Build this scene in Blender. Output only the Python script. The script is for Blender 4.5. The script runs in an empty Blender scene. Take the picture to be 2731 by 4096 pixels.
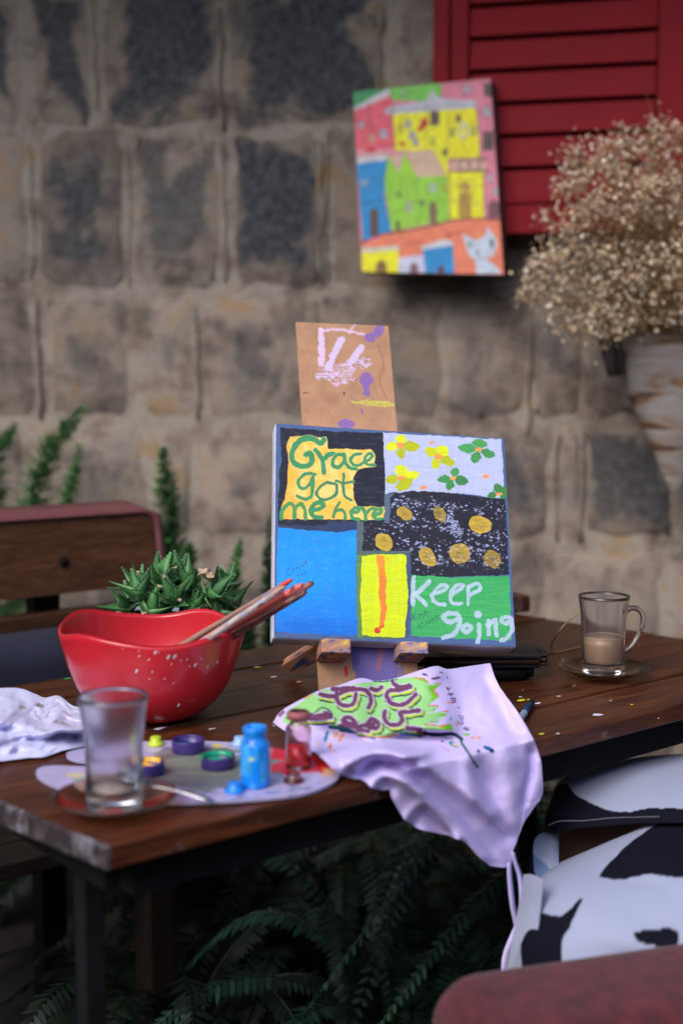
import bpy, bmesh, math, random
import numpy as np
from mathutils import Vector, Matrix, Euler

R = math.radians
rng = random.Random(7)
scene = bpy.context.scene
COL = scene.collection

# ------------------------------------------------------------------ camera
CAM_H, PITCH, FPX, CX, CY = 1.143, R(5.5), 5118.0, 1365.5, 2048.0
cam_data = bpy.data.cameras.new('camera')
cam_data.lens = 50.0
cam_data.sensor_fit = 'VERTICAL'
cam_data.sensor_height = 50.0 * 4096 / FPX
cam_data.sensor_width = 50.0 * 2731 / FPX
cam_data.clip_start = 0.05
cam_data.clip_end = 400
cam_data.dof.use_dof = True
cam_data.dof.focus_distance = 1.63
cam_data.dof.aperture_fstop = 2.6
cam = bpy.data.objects.new('camera', cam_data)
cam.location = (0, 0, CAM_H)
cam.rotation_euler = (R(90) - PITCH, 0, 0)
COL.objects.link(cam)
scene.camera = cam

# ------------------------------------------------------------------ sky, sun, exposure
SUN_ELEV, SUN_AZ = R(41), R(-146)      # azimuth clockwise from +Y: light comes over the photographer's left shoulder
world = bpy.data.worlds.new('World')
scene.world = world
world.use_nodes = True
wn_ = world.node_tree
wn_.nodes.clear()
sky = wn_.nodes.new('ShaderNodeTexSky')
sky.sky_type = 'NISHITA'
sky.sun_disc = False
sky.sun_elevation = SUN_ELEV
sky.sun_rotation = SUN_AZ
sky.air_density = 1.0
sky.dust_density = 2.0
sky.ozone_density = 1.5
bg = wn_.nodes.new('ShaderNodeBackground')
bg.inputs['Strength'].default_value = 0.15
wo = wn_.nodes.new('ShaderNodeOutputWorld')
wn_.links.new(sky.outputs['Color'], bg.inputs['Color'])
wn_.links.new(bg.outputs['Background'], wo.inputs['Surface'])

sun_data = bpy.data.lights.new('sun', 'SUN')
sun_data.energy = 1.25
sun_data.angle = R(38)
sun_data.color = (1.0, 0.965, 0.93)
sun = bpy.data.objects.new('sun', sun_data)
sd = Vector((math.sin(SUN_AZ) * math.cos(SUN_ELEV), math.cos(SUN_AZ) * math.cos(SUN_ELEV), math.sin(SUN_ELEV)))
sun.rotation_euler = sd.to_track_quat('Z', 'Y').to_euler()
sun.location = sd * 10
COL.objects.link(sun)

scene.view_settings.view_transform = 'Standard'
scene.view_settings.look = 'None'
scene.view_settings.gamma = 1.0
scene.view_settings.exposure = 0.9
scene.view_settings.use_curve_mapping = False
scene.cycles.use_denoising = True
scene.cycles.max_bounces = 10
scene.cycles.transmission_bounces = 10
scene.cycles.transparent_max_bounces = 10
scene.cycles.blur_glossy = 0.6
scene.cycles.sample_clamp_indirect = 6.0

# ------------------------------------------------------------------ helpers
def lin(r, g, b):
    """sRGB 0-255 to linear"""
    out = []
    for v in (r, g, b):
        v /= 255.0
        out.append(v / 12.92 if v <= 0.04045 else ((v + 0.055) / 1.055) ** 2.4)
    return tuple(out)

def ray(x, y):
    u, v = (x - CX) / FPX, (y - CY) / FPX
    c, s = math.cos(PITCH), math.sin(PITCH)
    return Vector((u, c - v * s, -(v * c + s)))
EYE = Vector((0, 0, CAM_H))
def on_z(x, y, z):
    r = ray(x, y)
    return EYE + r * ((z - CAM_H) / r.z)
def on_y(x, y, Y):
    r = ray(x, y)
    return EYE + r * (Y / r.y)
def on_plane(x, y, p, n):
    r = ray(x, y)
    return EYE + r * ((p - EYE).dot(n) / r.dot(n))

_H = np.random.RandomState(3).rand(65536)
def vnoise(x, y, seed=0):
    xi, yi = np.floor(x).astype(np.int64), np.floor(y).astype(np.int64)
    fx, fy = x - xi, y - yi
    fx, fy = fx * fx * (3 - 2 * fx), fy * fy * (3 - 2 * fy)
    h = lambda a, b: _H[((a * 73856093) ^ (b * 19349663) ^ (seed * 83492791 + 1013)) & 65535]
    return (h(xi, yi) * (1 - fx) + h(xi + 1, yi) * fx) * (1 - fy) + (h(xi, yi + 1) * (1 - fx) + h(xi + 1, yi + 1) * fx) * fy
def fbm(x, y, seed=0, o=4):
    s, a, t = 0, 1.0, 0
    for k in range(o):
        s = s + a * vnoise(x * 2 ** k, y * 2 ** k, seed + k)
        t += a
        a *= 0.5
    return s / t

def link(o, parent=None):
    COL.objects.link(o)
    if parent is not None:
        o.parent = parent
    return o
def mesh_obj(name, verts, faces, mat, parent=None, smooth=True, local=False, col=None, mats=None, fmat=None):
    """verts in world coordinates unless local; stored relative to an unrotated parent"""
    me = bpy.data.meshes.new(name)
    v = np.array(verts, dtype=float).reshape(-1, 3)
    if parent is not None and not local:
        p = parent
        off = np.zeros(3)
        while p is not None:
            off += np.array(p.location)
            p = p.parent
        v = v - off
    if isinstance(faces, np.ndarray):          # all quads: quick path
        nf_ = len(faces)
        me.vertices.add(len(v)); me.vertices.foreach_set('co', v.ravel())
        me.loops.add(nf_ * 4); me.loops.foreach_set('vertex_index', faces.astype(np.int32).ravel())
        me.polygons.add(nf_); me.polygons.foreach_set('loop_start', np.arange(0, nf_ * 4, 4, dtype=np.int32))
        me.update(calc_edges=True)
        me.validate()
    else:
        me.from_pydata(v.tolist(), [], faces)
    if mats:
        for m in mats:
            me.materials.append(m)
        me.polygons.foreach_set('material_index', fmat)
    else:
        me.materials.append(mat)
    if smooth:
        me.polygons.foreach_set('use_smooth', [True] * len(me.polygons))
    if col is not None:
        a = me.color_attributes.new('Col', 'FLOAT_COLOR', 'POINT')
        c4 = np.ones((len(v), 4))
        c4[:, :3] = col
        a.data.foreach_set('color', c4.ravel())
    me.update()
    return link(bpy.data.objects.new(name, me), parent)
def grid_faces(nu, nv, flip=False):
    i, j = np.meshgrid(np.arange(nu - 1), np.arange(nv - 1))
    a = (j * nu + i).ravel()
    q = np.stack([a, a + nu, a + nu + 1, a + 1], 1)
    return q[:, ::-1].copy() if flip else q
def thing(name, label, cat, loc=(0, 0, 0), rz=0.0, group=None):
    o = bpy.data.objects.new(name, None)
    o.empty_display_size = 0.05
    o.location = loc
    o.rotation_euler = (0, 0, rz)
    link(o)
    return tag(o, label, cat, group)
def tag(o, label, cat, group=None):
    o['label'] = label
    o['category'] = cat
    if group:
        o['group'] = group
    return o
def structure(o):
    o['kind'] = 'structure'
    return o
def stuff(o):
    o['kind'] = 'stuff'
    return o
def bm_obj(name, bm, mat, parent=None, smooth=False, origin=None):
    me = bpy.data.meshes.new(name)
    if origin is not None:
        bmesh.ops.translate(bm, verts=bm.verts, vec=-Vector(origin))
    bm.to_mesh(me)
    bm.free()
    me.materials.append(mat)
    if smooth:
        me.polygons.foreach_set('use_smooth', [True] * len(me.polygons))
    return link(bpy.data.objects.new(name, me), parent)
def rbox(bm, lo, hi, bev=0.002, seg=2, mtx=None):
    """bevelled box added to bm"""
    tmp = bmesh.new()
    bmesh.ops.create_cube(tmp, size=1)
    for v in tmp.verts:
        v.co = Vector([lo[i] + (v.co[i] + 0.5) * (hi[i] - lo[i]) for i in range(3)])
    if bev > 0:
        bmesh.ops.bevel(tmp, geom=tmp.edges[:], offset=bev, segments=seg, affect='EDGES', profile=0.5)
    if mtx is not None:
        bmesh.ops.transform(tmp, matrix=mtx, verts=tmp.verts)
    me = bpy.data.meshes.new('tmp')
    tmp.to_mesh(me)
    tmp.free()
    bm.from_mesh(me)
    bpy.data.meshes.remove(me)
def box_obj(name, lo, hi, mat, parent=None, bev=0.002, seg=2, mtx=None, smooth=False):
    bm = bmesh.new()
    rbox(bm, lo, hi, bev, seg, mtx)
    return bm_obj(name, bm, mat, parent, smooth)
def lathe(profile, n=48, c=(0, 0, 0), close=True):
    """profile [(r, z)...] -> verts, faces; closed at r=0 ends by tiny rings"""
    V, F = [], []
    m = len(profile)
    for i in range(n):
        a = 2 * math.pi * i / n
        for r, z in profile:
            V.append((c[0] + r * math.cos(a), c[1] + r * math.sin(a), c[2] + z))
    for i in range(n):
        j = (i + 1) % n
        for k in range(m - 1):
            F.append((i * m + k, j * m + k, j * m + k + 1, i * m + k + 1))
    return V, F
def tube(pts, rad, n=10, cap=True, flat=1.0, V=None, F=None):
    """tapered tube along points; flat < 1 squashes it vertically"""
    V = [] if V is None else V
    F = [] if F is None else F
    b = len(V)
    pts = [Vector(p) for p in pts]
    if not hasattr(rad, '__len__'):
        rad = [rad] * len(pts)
    up = Vector((0, 0, 1))
    for i, p in enumerate(pts):
        t = (pts[min(i + 1, len(pts) - 1)] - pts[max(i - 1, 0)]).normalized()
        ref = up if abs(t.dot(up)) < 0.95 else Vector((1, 0, 0))
        sx = t.cross(ref).normalized()
        sy = sx.cross(t).normalized()
        for k in range(n):
            a = 2 * math.pi * k / n
            V.append(tuple(p + sx * (math.cos(a) * rad[i]) + sy * (math.sin(a) * rad[i] * flat)))
    for i in range(len(pts) - 1):
        for k in range(n):
            F.append((b + i * n + k, b + i * n + (k + 1) % n, b + (i + 1) * n + (k + 1) % n, b + (i + 1) * n + k))
    if cap:
        F.append(tuple(b + k for k in reversed(range(n))))
        F.append(tuple(b + (len(pts) - 1) * n + k for k in range(n)))
    return V, F
def spline(pts, n):
    """Catmull-Rom through points, n samples, arc-length even"""
    P = np.array(pts, float)
    P = np.vstack([2 * P[0] - P[1], P, 2 * P[-1] - P[-2]])
    out = []
    for i in range(1, len(P) - 2):
        for t in np.linspace(0, 1, 24, endpoint=False):
            a, b, c, d = P[i - 1], P[i], P[i + 1], P[i + 2]
            out.append(0.5 * ((2 * b) + (c - a) * t + (2 * a - 5 * b + 4 * c - d) * t ** 2 + (3 * b - a - 3 * c + d) * t ** 3))
    out.append(P[-2])
    out = np.array(out)
    L = np.concatenate([[0], np.cumsum(np.linalg.norm(np.diff(out, axis=0), axis=1))])
    s = np.linspace(0, L[-1], n)
    return np.stack([np.interp(s, L, out[:, k]) for k in range(out.shape[1])], 1)
def homography(src, dst):
    A, b = [], []
    for (x, y), (u, v) in zip(src, dst):
        A.append([x, y, 1, 0, 0, 0, -u * x, -u * y]); b.append(u)
        A.append([0, 0, 0, x, y, 1, -v * x, -v * y]); b.append(v)
    h = np.linalg.solve(np.array(A, float), np.array(b, float))
    return np.append(h, 1).reshape(3, 3)

class Paint:
    """flat print laid on sample points: each call lays paint over what is there"""
    def __init__(s, P, base, wob=0.0, wl=20.0):
        s.P = np.array(P, float)
        x, y = s.P[:, 0], s.P[:, 1]
        if wob:
            s.Q = s.P + wob * (np.stack([fbm(x / wl, y / wl, 11, 3), fbm(x / wl, y / wl, 23, 3)], 1) - 0.5) * 2
        else:
            s.Q = s.P
        s.c = np.tile(np.array(lin(*base)), (len(s.P), 1))
    def mix(s, m, col, a=1.0):
        m = np.asarray(m, float) * a
        k = np.where(m > 0)[0]
        mk = m[k][:, None]
        s.c[k] = s.c[k] * (1 - mk) + np.array(lin(*col)) * mk
    def inside(s, pts):
        q = np.array(pts, float)
        x, y = s.Q[:, 0], s.Q[:, 1]
        lo, hi = q.min(0), q.max(0)
        idx = np.where((x >= lo[0]) & (x <= hi[0]) & (y >= lo[1]) & (y <= hi[1]))[0]
        r = np.zeros(len(x), bool)
        xs, ys = x[idx], y[idx]
        ins = np.zeros(len(idx), bool)
        j = len(q) - 1
        for i in range(len(q)):
            xi, yi = q[i]; xj, yj = q[j]
            if yi != yj:
                ins ^= ((yi > ys) != (yj > ys)) & (xs < (xj - xi) * (ys - yi) / (yj - yi) + xi)
            j = i
        r[idx] = ins
        return r
    def poly(s, pts, col, a=1.0):
        s.mix(s.inside(pts), col, a)
    def rect(s, x0, y0, x1, y1, col, a=1.0):
        s.poly([(x0, y0), (x1, y0), (x1, y1), (x0, y1)], col, a)
    def dist(s, pts):
        p = np.array(pts, float)
        d = np.full(len(s.Q), 1e9)
        for a, b in zip(p[:-1], p[1:]):
            ab = b - a
            t = np.clip(((s.Q - a) @ ab) / max(ab @ ab, 1e-9), 0, 1)
            d = np.minimum(d, np.linalg.norm(s.Q - a - t[:, None] * ab, axis=1))
        return d
    def stroke(s, pts, w, col, a=1.0, smooth=True, soft=0.0):
        if smooth and len(pts) > 2:
            pts = spline(pts, max(10, len(pts) * 4))
        p = np.array(pts, float)
        lo, hi = p.min(0) - w, p.max(0) + w
        idx = np.where((s.Q[:, 0] > lo[0]) & (s.Q[:, 0] < hi[0]) & (s.Q[:, 1] > lo[1]) & (s.Q[:, 1] < hi[1]))[0]
        Q, s.Q = s.Q, s.Q[idx]
        d = s.dist(pts)
        s.Q = Q
        m = np.zeros(len(Q))
        m[idx] = np.clip((w / 2 - d) / soft, 0, 1) if soft else d < w / 2
        s.mix(m, col, a)
    def blob(s, x, y, rx, ry, col, ang=0.0, a=1.0, soft=0.0):
        c, n = math.cos(ang), math.sin(ang)
        dx, dy = s.Q[:, 0] - x, s.Q[:, 1] - y
        d = np.hypot((dx * c + dy * n) / rx, (-dx * n + dy * c) / ry)
        s.mix(np.clip((1 - d) / soft, 0, 1) if soft else d < 1, col, a)
    def grain(s, amt, sx, sy, seed=5):
        g = fbm(s.P[:, 0] / sx, s.P[:, 1] / sy, seed, 4)
        s.c = np.clip(s.c * (1 + amt * 2 * (g - 0.5))[:, None], 0, 1)

# ------------------------------------------------------------------ materials
def new_mat(name):
    m = bpy.data.materials.new(name)
    m.use_nodes = True
    return m, m.node_tree, m.node_tree.nodes['Principled BSDF']
def node(nt, kind, **kw):
    n = nt.nodes.new(kind)
    for k, v in kw.items():
        if k in n.inputs:
            n.inputs[k].default_value = v
        else:
            setattr(n, k, v)
    return n
def ramp(nt, fac, stops):
    r = nt.nodes.new('ShaderNodeValToRGB')
    el = r.color_ramp.elements
    while len(el) < len(stops):
        el.new(0.5)
    for e, (p, c) in zip(el, stops):
        e.position = p
        e.color = (*c, 1)
    nt.links.new(fac, r.inputs['Fac'])
    return r.outputs['Color']
def mixc(nt, fac, a, b):
    m = nt.nodes.new('ShaderNodeMix')
    m.data_type = 'RGBA'
    for sock, v in ((m.inputs[0], fac), (m.inputs[6], a), (m.inputs[7], b)):
        if isinstance(v, (int, float)):
            sock.default_value = v
        elif isinstance(v, tuple):
            sock.default_value = (*v, 1)
        else:
            nt.links.new(v, sock)
    return m.outputs[2]
def math_(nt, op, a, b=None, clamp=False):
    m = nt.nodes.new('ShaderNodeMath')
    m.operation = op
    m.use_clamp = clamp
    for i, v in enumerate((a, b)):
        if v is None:
            continue
        if isinstance(v, (int, float)):
            m.inputs[i].default_value = v
        else:
            nt.links.new(v, m.inputs[i])
    return m.outputs[0]
def coords(nt, kind='Object', scale=(1, 1, 1)):
    tc = nt.nodes.new('ShaderNodeTexCoord')
    mp = nt.nodes.new('ShaderNodeMapping')
    mp.inputs['Scale'].default_value = scale
    nt.links.new(tc.outputs[kind], mp.inputs['Vector'])
    return mp.outputs['Vector']
def noise(nt, vec, scale, detail=4, rough=0.55, dist=0.0):
    n = node(nt, 'ShaderNodeTexNoise', Scale=scale, Detail=detail, Roughness=rough, Distortion=dist)
    nt.links.new(vec, n.inputs['Vector'])
    return n.outputs['Fac']
def bump(nt, bsdf, h, strength=0.3, dist=0.002):
    b = node(nt, 'ShaderNodeBump', Strength=strength, Distance=dist)
    nt.links.new(h, b.inputs['Height'])
    nt.links.new(b.outputs['Normal'], bsdf.inputs['Normal'])
def simple(name, col, rough=0.5, var=0.18, scale=30.0, bmp=0.0, bscale=200.0, **kw):
    m, nt, b = new_mat(name)
    v = coords(nt)
    f = noise(nt, v, scale)
    c2 = tuple(min(1, x * (1 + var)) for x in col)
    c1 = tuple(x * (1 - var) for x in col)
    nt.links.new(ramp(nt, f, [(0.3, c1), (0.7, c2)]), b.inputs['Base Color'])
    b.inputs['Roughness'].default_value = rough
    for k, x in kw.items():
        b.inputs[k.replace('_', ' ')].default_value = x
    if bmp:
        bump(nt, b, noise(nt, v, bscale, 3), bmp, 0.001)
    return m
def paint_mat(name, rough=0.55, bmp=0.15, bscale=900.0, **kw):
    m, nt, b = new_mat(name)
    at = node(nt, 'ShaderNodeAttribute', attribute_name='Col')
    nt.links.new(at.outputs['Color'], b.inputs['Base Color'])
    b.inputs['Roughness'].default_value = rough
    for k, x in kw.items():
        b.inputs[k.replace('_', ' ')].default_value = x
    if bmp:
        bump(nt, b, noise(nt, coords(nt), bscale, 2), bmp, 0.0006)
    return m
def wood_mat(name, dark, mid, light, rough=0.4, along=(1.2, 14, 14), bmp=0.25, coat=0.0, wear=None):
    m, nt, b = new_mat(name)
    inf = nt.nodes.new('ShaderNodeObjectInfo')
    tc = nt.nodes.new('ShaderNodeTexCoord')
    ad = node(nt, 'ShaderNodeVectorMath', operation='ADD')
    cb = nt.nodes.new('ShaderNodeCombineXYZ')
    nt.links.new(math_(nt, 'MULTIPLY', inf.outputs['Random'], 37.0), cb.inputs[0])
    nt.links.new(tc.outputs['Object'], ad.inputs[0])
    nt.links.new(cb.outputs[0], ad.inputs[1])
    mp = node(nt, 'ShaderNodeMapping')
    mp.inputs['Scale'].default_value = along
    nt.links.new(ad.outputs[0], mp.inputs['Vector'])
    f1 = noise(nt, mp.outputs[0], 3.0, 8, 0.65, 1.2)
    f2 = noise(nt, mp.outputs[0], 14.0, 6, 0.6, 0.4)
    f = math_(nt, 'ADD', math_(nt, 'MULTIPLY', f1, 0.65), math_(nt, 'MULTIPLY', f2, 0.35))
    c = ramp(nt, f, [(0.34, dark), (0.5, mid), (0.68, light)])
    tone = math_(nt, 'MULTIPLY_ADD', inf.outputs['Random'], 0.5)
    tone.node.inputs[2].default_value = 0.72
    hv = node(nt, 'ShaderNodeHueSaturation')
    nt.links.new(tone, hv.inputs['Value'])
    nt.links.new(c, hv.inputs['Color'])
    c = hv.outputs['Color']
    if wear:
        c = wear(nt, tc.outputs['Object'], c)
    nt.links.new(c, b.inputs['Base Color'])
    rr = node(nt, 'ShaderNodeMapRange')
    rr.inputs['To Min'].default_value = max(0.05, rough - 0.13)
    rr.inputs['To Max'].default_value = rough + 0.2
    nt.links.new(f2, rr.inputs['Value'])
    nt.links.new(rr.outputs[0], b.inputs['Roughness'])
    b.inputs['Coat Weight'].default_value = coat
    b.inputs['Specular IOR Level'].default_value = .28
    b.inputs['Coat Roughness'].default_value = 0.18
    bump(nt, b, f, bmp, 0.002)
    return m
def glass_mat(name, col, rough=0.02, ior=1.48):
    m, nt, b = new_mat(name)
    b.inputs['Base Color'].default_value = (*col, 1)
    b.inputs['Transmission Weight'].default_value = 1.0
    b.inputs['IOR'].default_value = ior
    v = coords(nt)
    rr = node(nt, 'ShaderNodeMapRange')
    rr.inputs['To Min'].default_value = rough
    rr.inputs['To Max'].default_value = rough + 0.12
    nt.links.new(noise(nt, v, 60, 4), rr.inputs['Value'])
    nt.links.new(rr.outputs[0], b.inputs['Roughness'])
    return m

# ================================================================== GROUND AND ADDED SHADE ROOF
gm, nt, b = new_mat('packed_earth')
v = coords(nt)
f = noise(nt, v, 6, 8, 0.65)
nt.links.new(ramp(nt, f, [(0.35, (0.018, 0.015, 0.014)), (0.65, (0.06, 0.048, 0.042))]), b.inputs['Base Color'])
b.inputs['Roughness'].default_value = 0.95
bump(nt, b, noise(nt, v, 40, 6), 0.6, 0.01)
structure(mesh_obj('ground', [(-60, -60, 0), (60, -60, 0), (60, 60, 0), (-60, 60, 0)], [(0, 1, 2, 3)], gm, smooth=False))

WY = R(-12)                                   # the wall runs nearer towards the right
W0 = Vector((0, 3.05, 0))
WD = Vector((math.cos(WY), math.sin(WY), 0))
WN = Vector((math.sin(WY), -math.cos(WY), 0))
def wall_sz(x, y):
    p = on_plane(x, y, W0, WN)
    return (p - W0).dot(WD), p.z

roof_m = simple('shade_roof_boards', (0.06, 0.04, 0.03), 0.8)
ro = box_obj('roof', (-4.2, -1.28, 2.62), (4.2, 0.3, 2.70), roof_m, bev=0.01)  # unseen roof added to shade the upper part of the wall
ro.location = W0
ro.rotation_euler = (0, 0, WY)
structure(ro)

# unseen walls added behind and beside the camera to block low sky light
light_block_m = simple('light_block_plaster', (0.16, 0.14, 0.12), .9, .2, 3)
lw = box_obj('back_light_block', (-9, -3.4, 0), (9, -3.1, 2.6), light_block_m, bev=.02)
tag(lw, 'unseen wall added behind the photographer to block low sky light', 'wall')
lw = box_obj('side_light_block', (-3.6, -3.09, 0), (-3.3, 3.6, 2.6), light_block_m, bev=.02)
tag(lw, 'unseen wall added to block side light beyond the left edge of the picture', 'wall')
lw = box_obj('side_light_block', (3.3, -3.09, 0), (3.6, 2.2, 2.6), light_block_m, bev=.02)
tag(lw, 'unseen wall added to block side light beyond the right edge of the picture', 'wall')

# ================================================================== STONE WALL
sm, nt, b = new_mat('rough_stone')
v = coords(nt, 'Object')
inf = nt.nodes.new('ShaderNodeObjectInfo')
ofs = node(nt, 'ShaderNodeVectorMath', operation='ADD')
cb = nt.nodes.new('ShaderNodeCombineXYZ')
nt.links.new(math_(nt, 'MULTIPLY', inf.outputs['Random'], 50), cb.inputs[2])
nt.links.new(v, ofs.inputs[0]); nt.links.new(cb.outputs[0], ofs.inputs[1])
v = nt.nodes.new('ShaderNodeNewGeometry').outputs['Position']
big = noise(nt, v, 8, 9, 0.70, 0.15)
fine = noise(nt, v, 55, 6, 0.65)
vert = node(nt, 'ShaderNodeMapping'); vert.inputs['Scale'].default_value = (14, 14, 2.5)
nt.links.new(v, vert.inputs['Vector'])
streak = noise(nt, vert.outputs[0], 1.5, 4)
tan = ramp(nt, big, [(0.36, (0.055, 0.042, 0.040)), (0.455, (0.185, 0.132, 0.104)), (0.53, (0.28, 0.222, 0.182)), (0.63, (0.29, 0.175, 0.085))])
tan = mixc(nt, math_(nt, 'MULTIPLY', streak, 0.45), tan, (0.28, 0.24, 0.205))
slate = ramp(nt, fine, [(0.36, (0.020, 0.021, 0.030)), (0.64, (0.085, 0.088, 0.096))])
tcg = nt.nodes.new('ShaderNodeTexCoord')
sep = nt.nodes.new('ShaderNodeSeparateXYZ')
nt.links.new(tcg.outputs['Generated'], sep.inputs[0])
dx = math_(nt, 'ABSOLUTE', math_(nt, 'SUBTRACT', sep.outputs[0], 0.5))
dz = math_(nt, 'ABSOLUTE', math_(nt, 'SUBTRACT', sep.outputs[2], 0.5))
dm = math_(nt, 'MAXIMUM', dx, dz)
edge = math_(nt, 'ADD', dm, math_(nt, 'MULTIPLY', math_(nt, 'SUBTRACT', noise(nt, v, 9, 6, 0.62, 0.5), 0.5), 1.05))
sepc = nt.nodes.new('ShaderNodeSeparateColor')
nt.links.new(inf.outputs['Color'], sepc.inputs[0])
lim = math_(nt, 'MULTIPLY', sepc.outputs[0], 0.5)
patch = math_(nt, 'MULTIPLY', math_(nt, 'SUBTRACT', lim, edge), 7.0, True)
patch.node.use_clamp = True
patch = math_(nt, 'MULTIPLY', patch, sepc.outputs[1])
geo = nt.nodes.new('ShaderNodeNewGeometry')
stain = noise(nt, geo.outputs['Position'], 2.6, 7, .62, .5)
sr = node(nt, 'ShaderNodeMapRange'); sr.inputs['From Min'].default_value = .5; sr.inputs['From Max'].default_value = .72; sr.inputs['To Max'].default_value = .55
nt.links.new(stain, sr.inputs['Value'])
tan = mixc(nt, sr.outputs[0], tan, (0.15, 0.155, 0.16))
hv = node(nt, 'ShaderNodeHueSaturation')
to_ = math_(nt, 'MULTIPLY_ADD', inf.outputs['Random'], .45); to_.node.inputs[2].default_value = .78
nt.links.new(to_, hv.inputs['Value']); nt.links.new(tan, hv.inputs['Color'])
nt.links.new(mixc(nt, patch, hv.outputs['Color'], slate), b.inputs['Base Color'])
b.inputs['Roughness'].default_value = 0.92
hh = math_(nt, 'ADD', math_(nt, 'MULTIPLY', fine, 0.5), math_(nt, 'SUBTRACT', big, math_(nt, 'MULTIPLY', patch, 0.35)))
bump(nt, b, math_(nt, 'ADD', hh, math_(nt, 'MULTIPLY', noise(nt, v, 150, 5, .7), .25)), 0.8, 0.009)
stone_m = sm

mm, nt, b = new_mat('lime_mortar')
v = nt.nodes.new('ShaderNodeNewGeometry').outputs['Position']
f = noise(nt, v, 8, 9, 0.70, .15)
nt.links.new(ramp(nt, f, [(0.32, (0.12, 0.09, 0.075)), (0.44, (0.29, 0.225, 0.18)), (0.54, (0.40, 0.345, 0.295)), (0.66, (0.37, 0.25, 0.14))]), b.inputs['Base Color'])
b.inputs['Roughness'].default_value = 0.95
bump(nt, b, noise(nt, v, 60, 8, 0.75), 0.9, 0.010)
mortar_m = mm

wall = thing('stone_wall', 'weathered brown and grey stone wall with pale mortar joints behind the table', 'wall', W0, WY)
box_obj('mortar_bed', (-4.0, 0.0, 0.0), (4.0, 0.30, 2.615), mortar_m, wall, bev=0)
K = 1.7417
rows = [  # (y0, y1, [(x0, x1, patch size, patch strength)]) in 1568-wide photo units
    (-330, -60, [(-330, -140, .4, .6), (-120, 130, .6, .8), (150, 420, .8, .9), (440, 700, .5, .6), (720, 990, .7, .9), (1010, 1300, .5, .5), (1320, 1640, .5, .6), (1660, 1950, .4, .5)]),
    (-40, 285, [(-330, -150, .5, .5), (-130, 55, .7, .9), (75, 212, .8, .9), (232, 505, .86, .92), (530, 890, .9, .95), (910, 1180, .5, .5), (1200, 1450, .4, .5), (1470, 1750, .4, .5), (1770, 1950, .4, .5)]),
    (312, 655, [(-330, -180, .4, .5), (-160, 68, .3, .4), (92, 292, .66, .85), (316, 505, .84, .72), (532, 742, .92, 1.), (764, 1000, .4, .4), (1020, 1250, .5, .5), (1270, 1500, .5, .5), (1520, 1800, .4, .5), (1820, 1990, .3, .5)]),
    (682, 958, [(-330, -120, .4, .5), (-100, 78, .4, .4), (108, 300, .55, .5), (322, 445, .3, .4), (468, 712, .6, .62), (734, 1010, .3, .3), (1030, 1205, .35, .4), (1228, 1330, .3, .4), (1352, 1560, .4, .5), (1580, 1900, .4, .5)]),
    (806, 1010, []),
    (984, 1235, [(-330, -140, .4, .5), (-120, 62, .5, .5), (86, 335, .66, .55), (358, 440, .4, .5), (462, 640, .5, .4), (664, 1015, .3, .3), (1040, 1262, .82, .8), (1284, 1325, .2, .3), (1345, 1545, .94, .78), (1565, 1850, .5, .6)]),
    (1260, 1500, [(-330, -100, .4, .5), (-80, 200, .5, .6), (225, 440, .4, .5), (465, 700, .4, .4), (725, 980, .3, .3), (1000, 1240, .3, .35), (1262, 1520, .4, .4), (1540, 1850, .5, .5)]),
    (1525, 1760, [(-330, -60, .5, .6), (-40, 260, .5, .6), (285, 560, .5, .6), (585, 860, .5, .5), (885, 1200, .5, .6), (1225, 1550, .5, .5), (1575, 1850, .5, .5)]),
    (1785, 2060, [(-330, -100, .5, .6), (-80, 200, .5, .6), (225, 520, .5, .6), (545, 900, .5, .5), (925, 1240, .5, .6), (1265, 1600, .5, .5), (1625, 1850, .5, .5)]),
    (2085, 2360, [(-330, -60, .5, .6), (-40, 260, .5, .6), (285, 560, .5, .6), (585, 860, .5, .5), (885, 1200, .5, .6), (1225, 1550, .5, .5), (1575, 1850, .5, .5)]),
]
for (y0, y1, ss) in rows:
    for (x0, x1, ps, pk) in ss:
        s0, z1 = wall_sz(x0 * K, y0 * K)
        s1, z0 = wall_sz(x1 * K, y1 * K)
        z0, z1 = max(z0, 0.01), min(z1, 2.6)
        if z1 - z0 < 0.05:
            continue
        bm = bmesh.new()
        nx, nz = 5, 5
        hw, hh_ = (s1 - s0) / 2 - .004, (z1 - z0) / 2 - .004
        g = {}
        tl_, tz_ = rng.uniform(-.004, .004), rng.uniform(-.004, .004)
        xs_, zs_ = (-1, -.80, -.35, .35, .80, 1), (-1, -.82, -.35, .35, .82, 1)
        for i in range(nx + 1):
            for j in range(nz + 1):
                fx, fz = xs_[i], zs_[j]
                e = i in (0, nx) or j in (0, nz)
                d = 0.004 if e else -(0.0035 + rng.uniform(0, 0.004) + tl_ * fx + tz_ * fz)
                jj = .013 if e else .004
                k_ = .93 if i in (0, nx) and j in (0, nz) else 1.0
                g[i, j] = bm.verts.new((fx * hw * k_ + rng.uniform(-jj, jj), d, fz * hh_ * k_ + rng.uniform(-jj, jj)))
        for i in range(nx):
            for j in range(nz):
                bm.faces.new((g[i, j], g[i + 1, j], g[i + 1, j + 1], g[i, j + 1]))
        o = bm_obj('stone', bm, stone_m, wall, True)
        o.location = ((s0 + s1) / 2, -0.004, (z0 + z1) / 2)
        o.color = (ps, pk, 0, 1)
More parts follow.
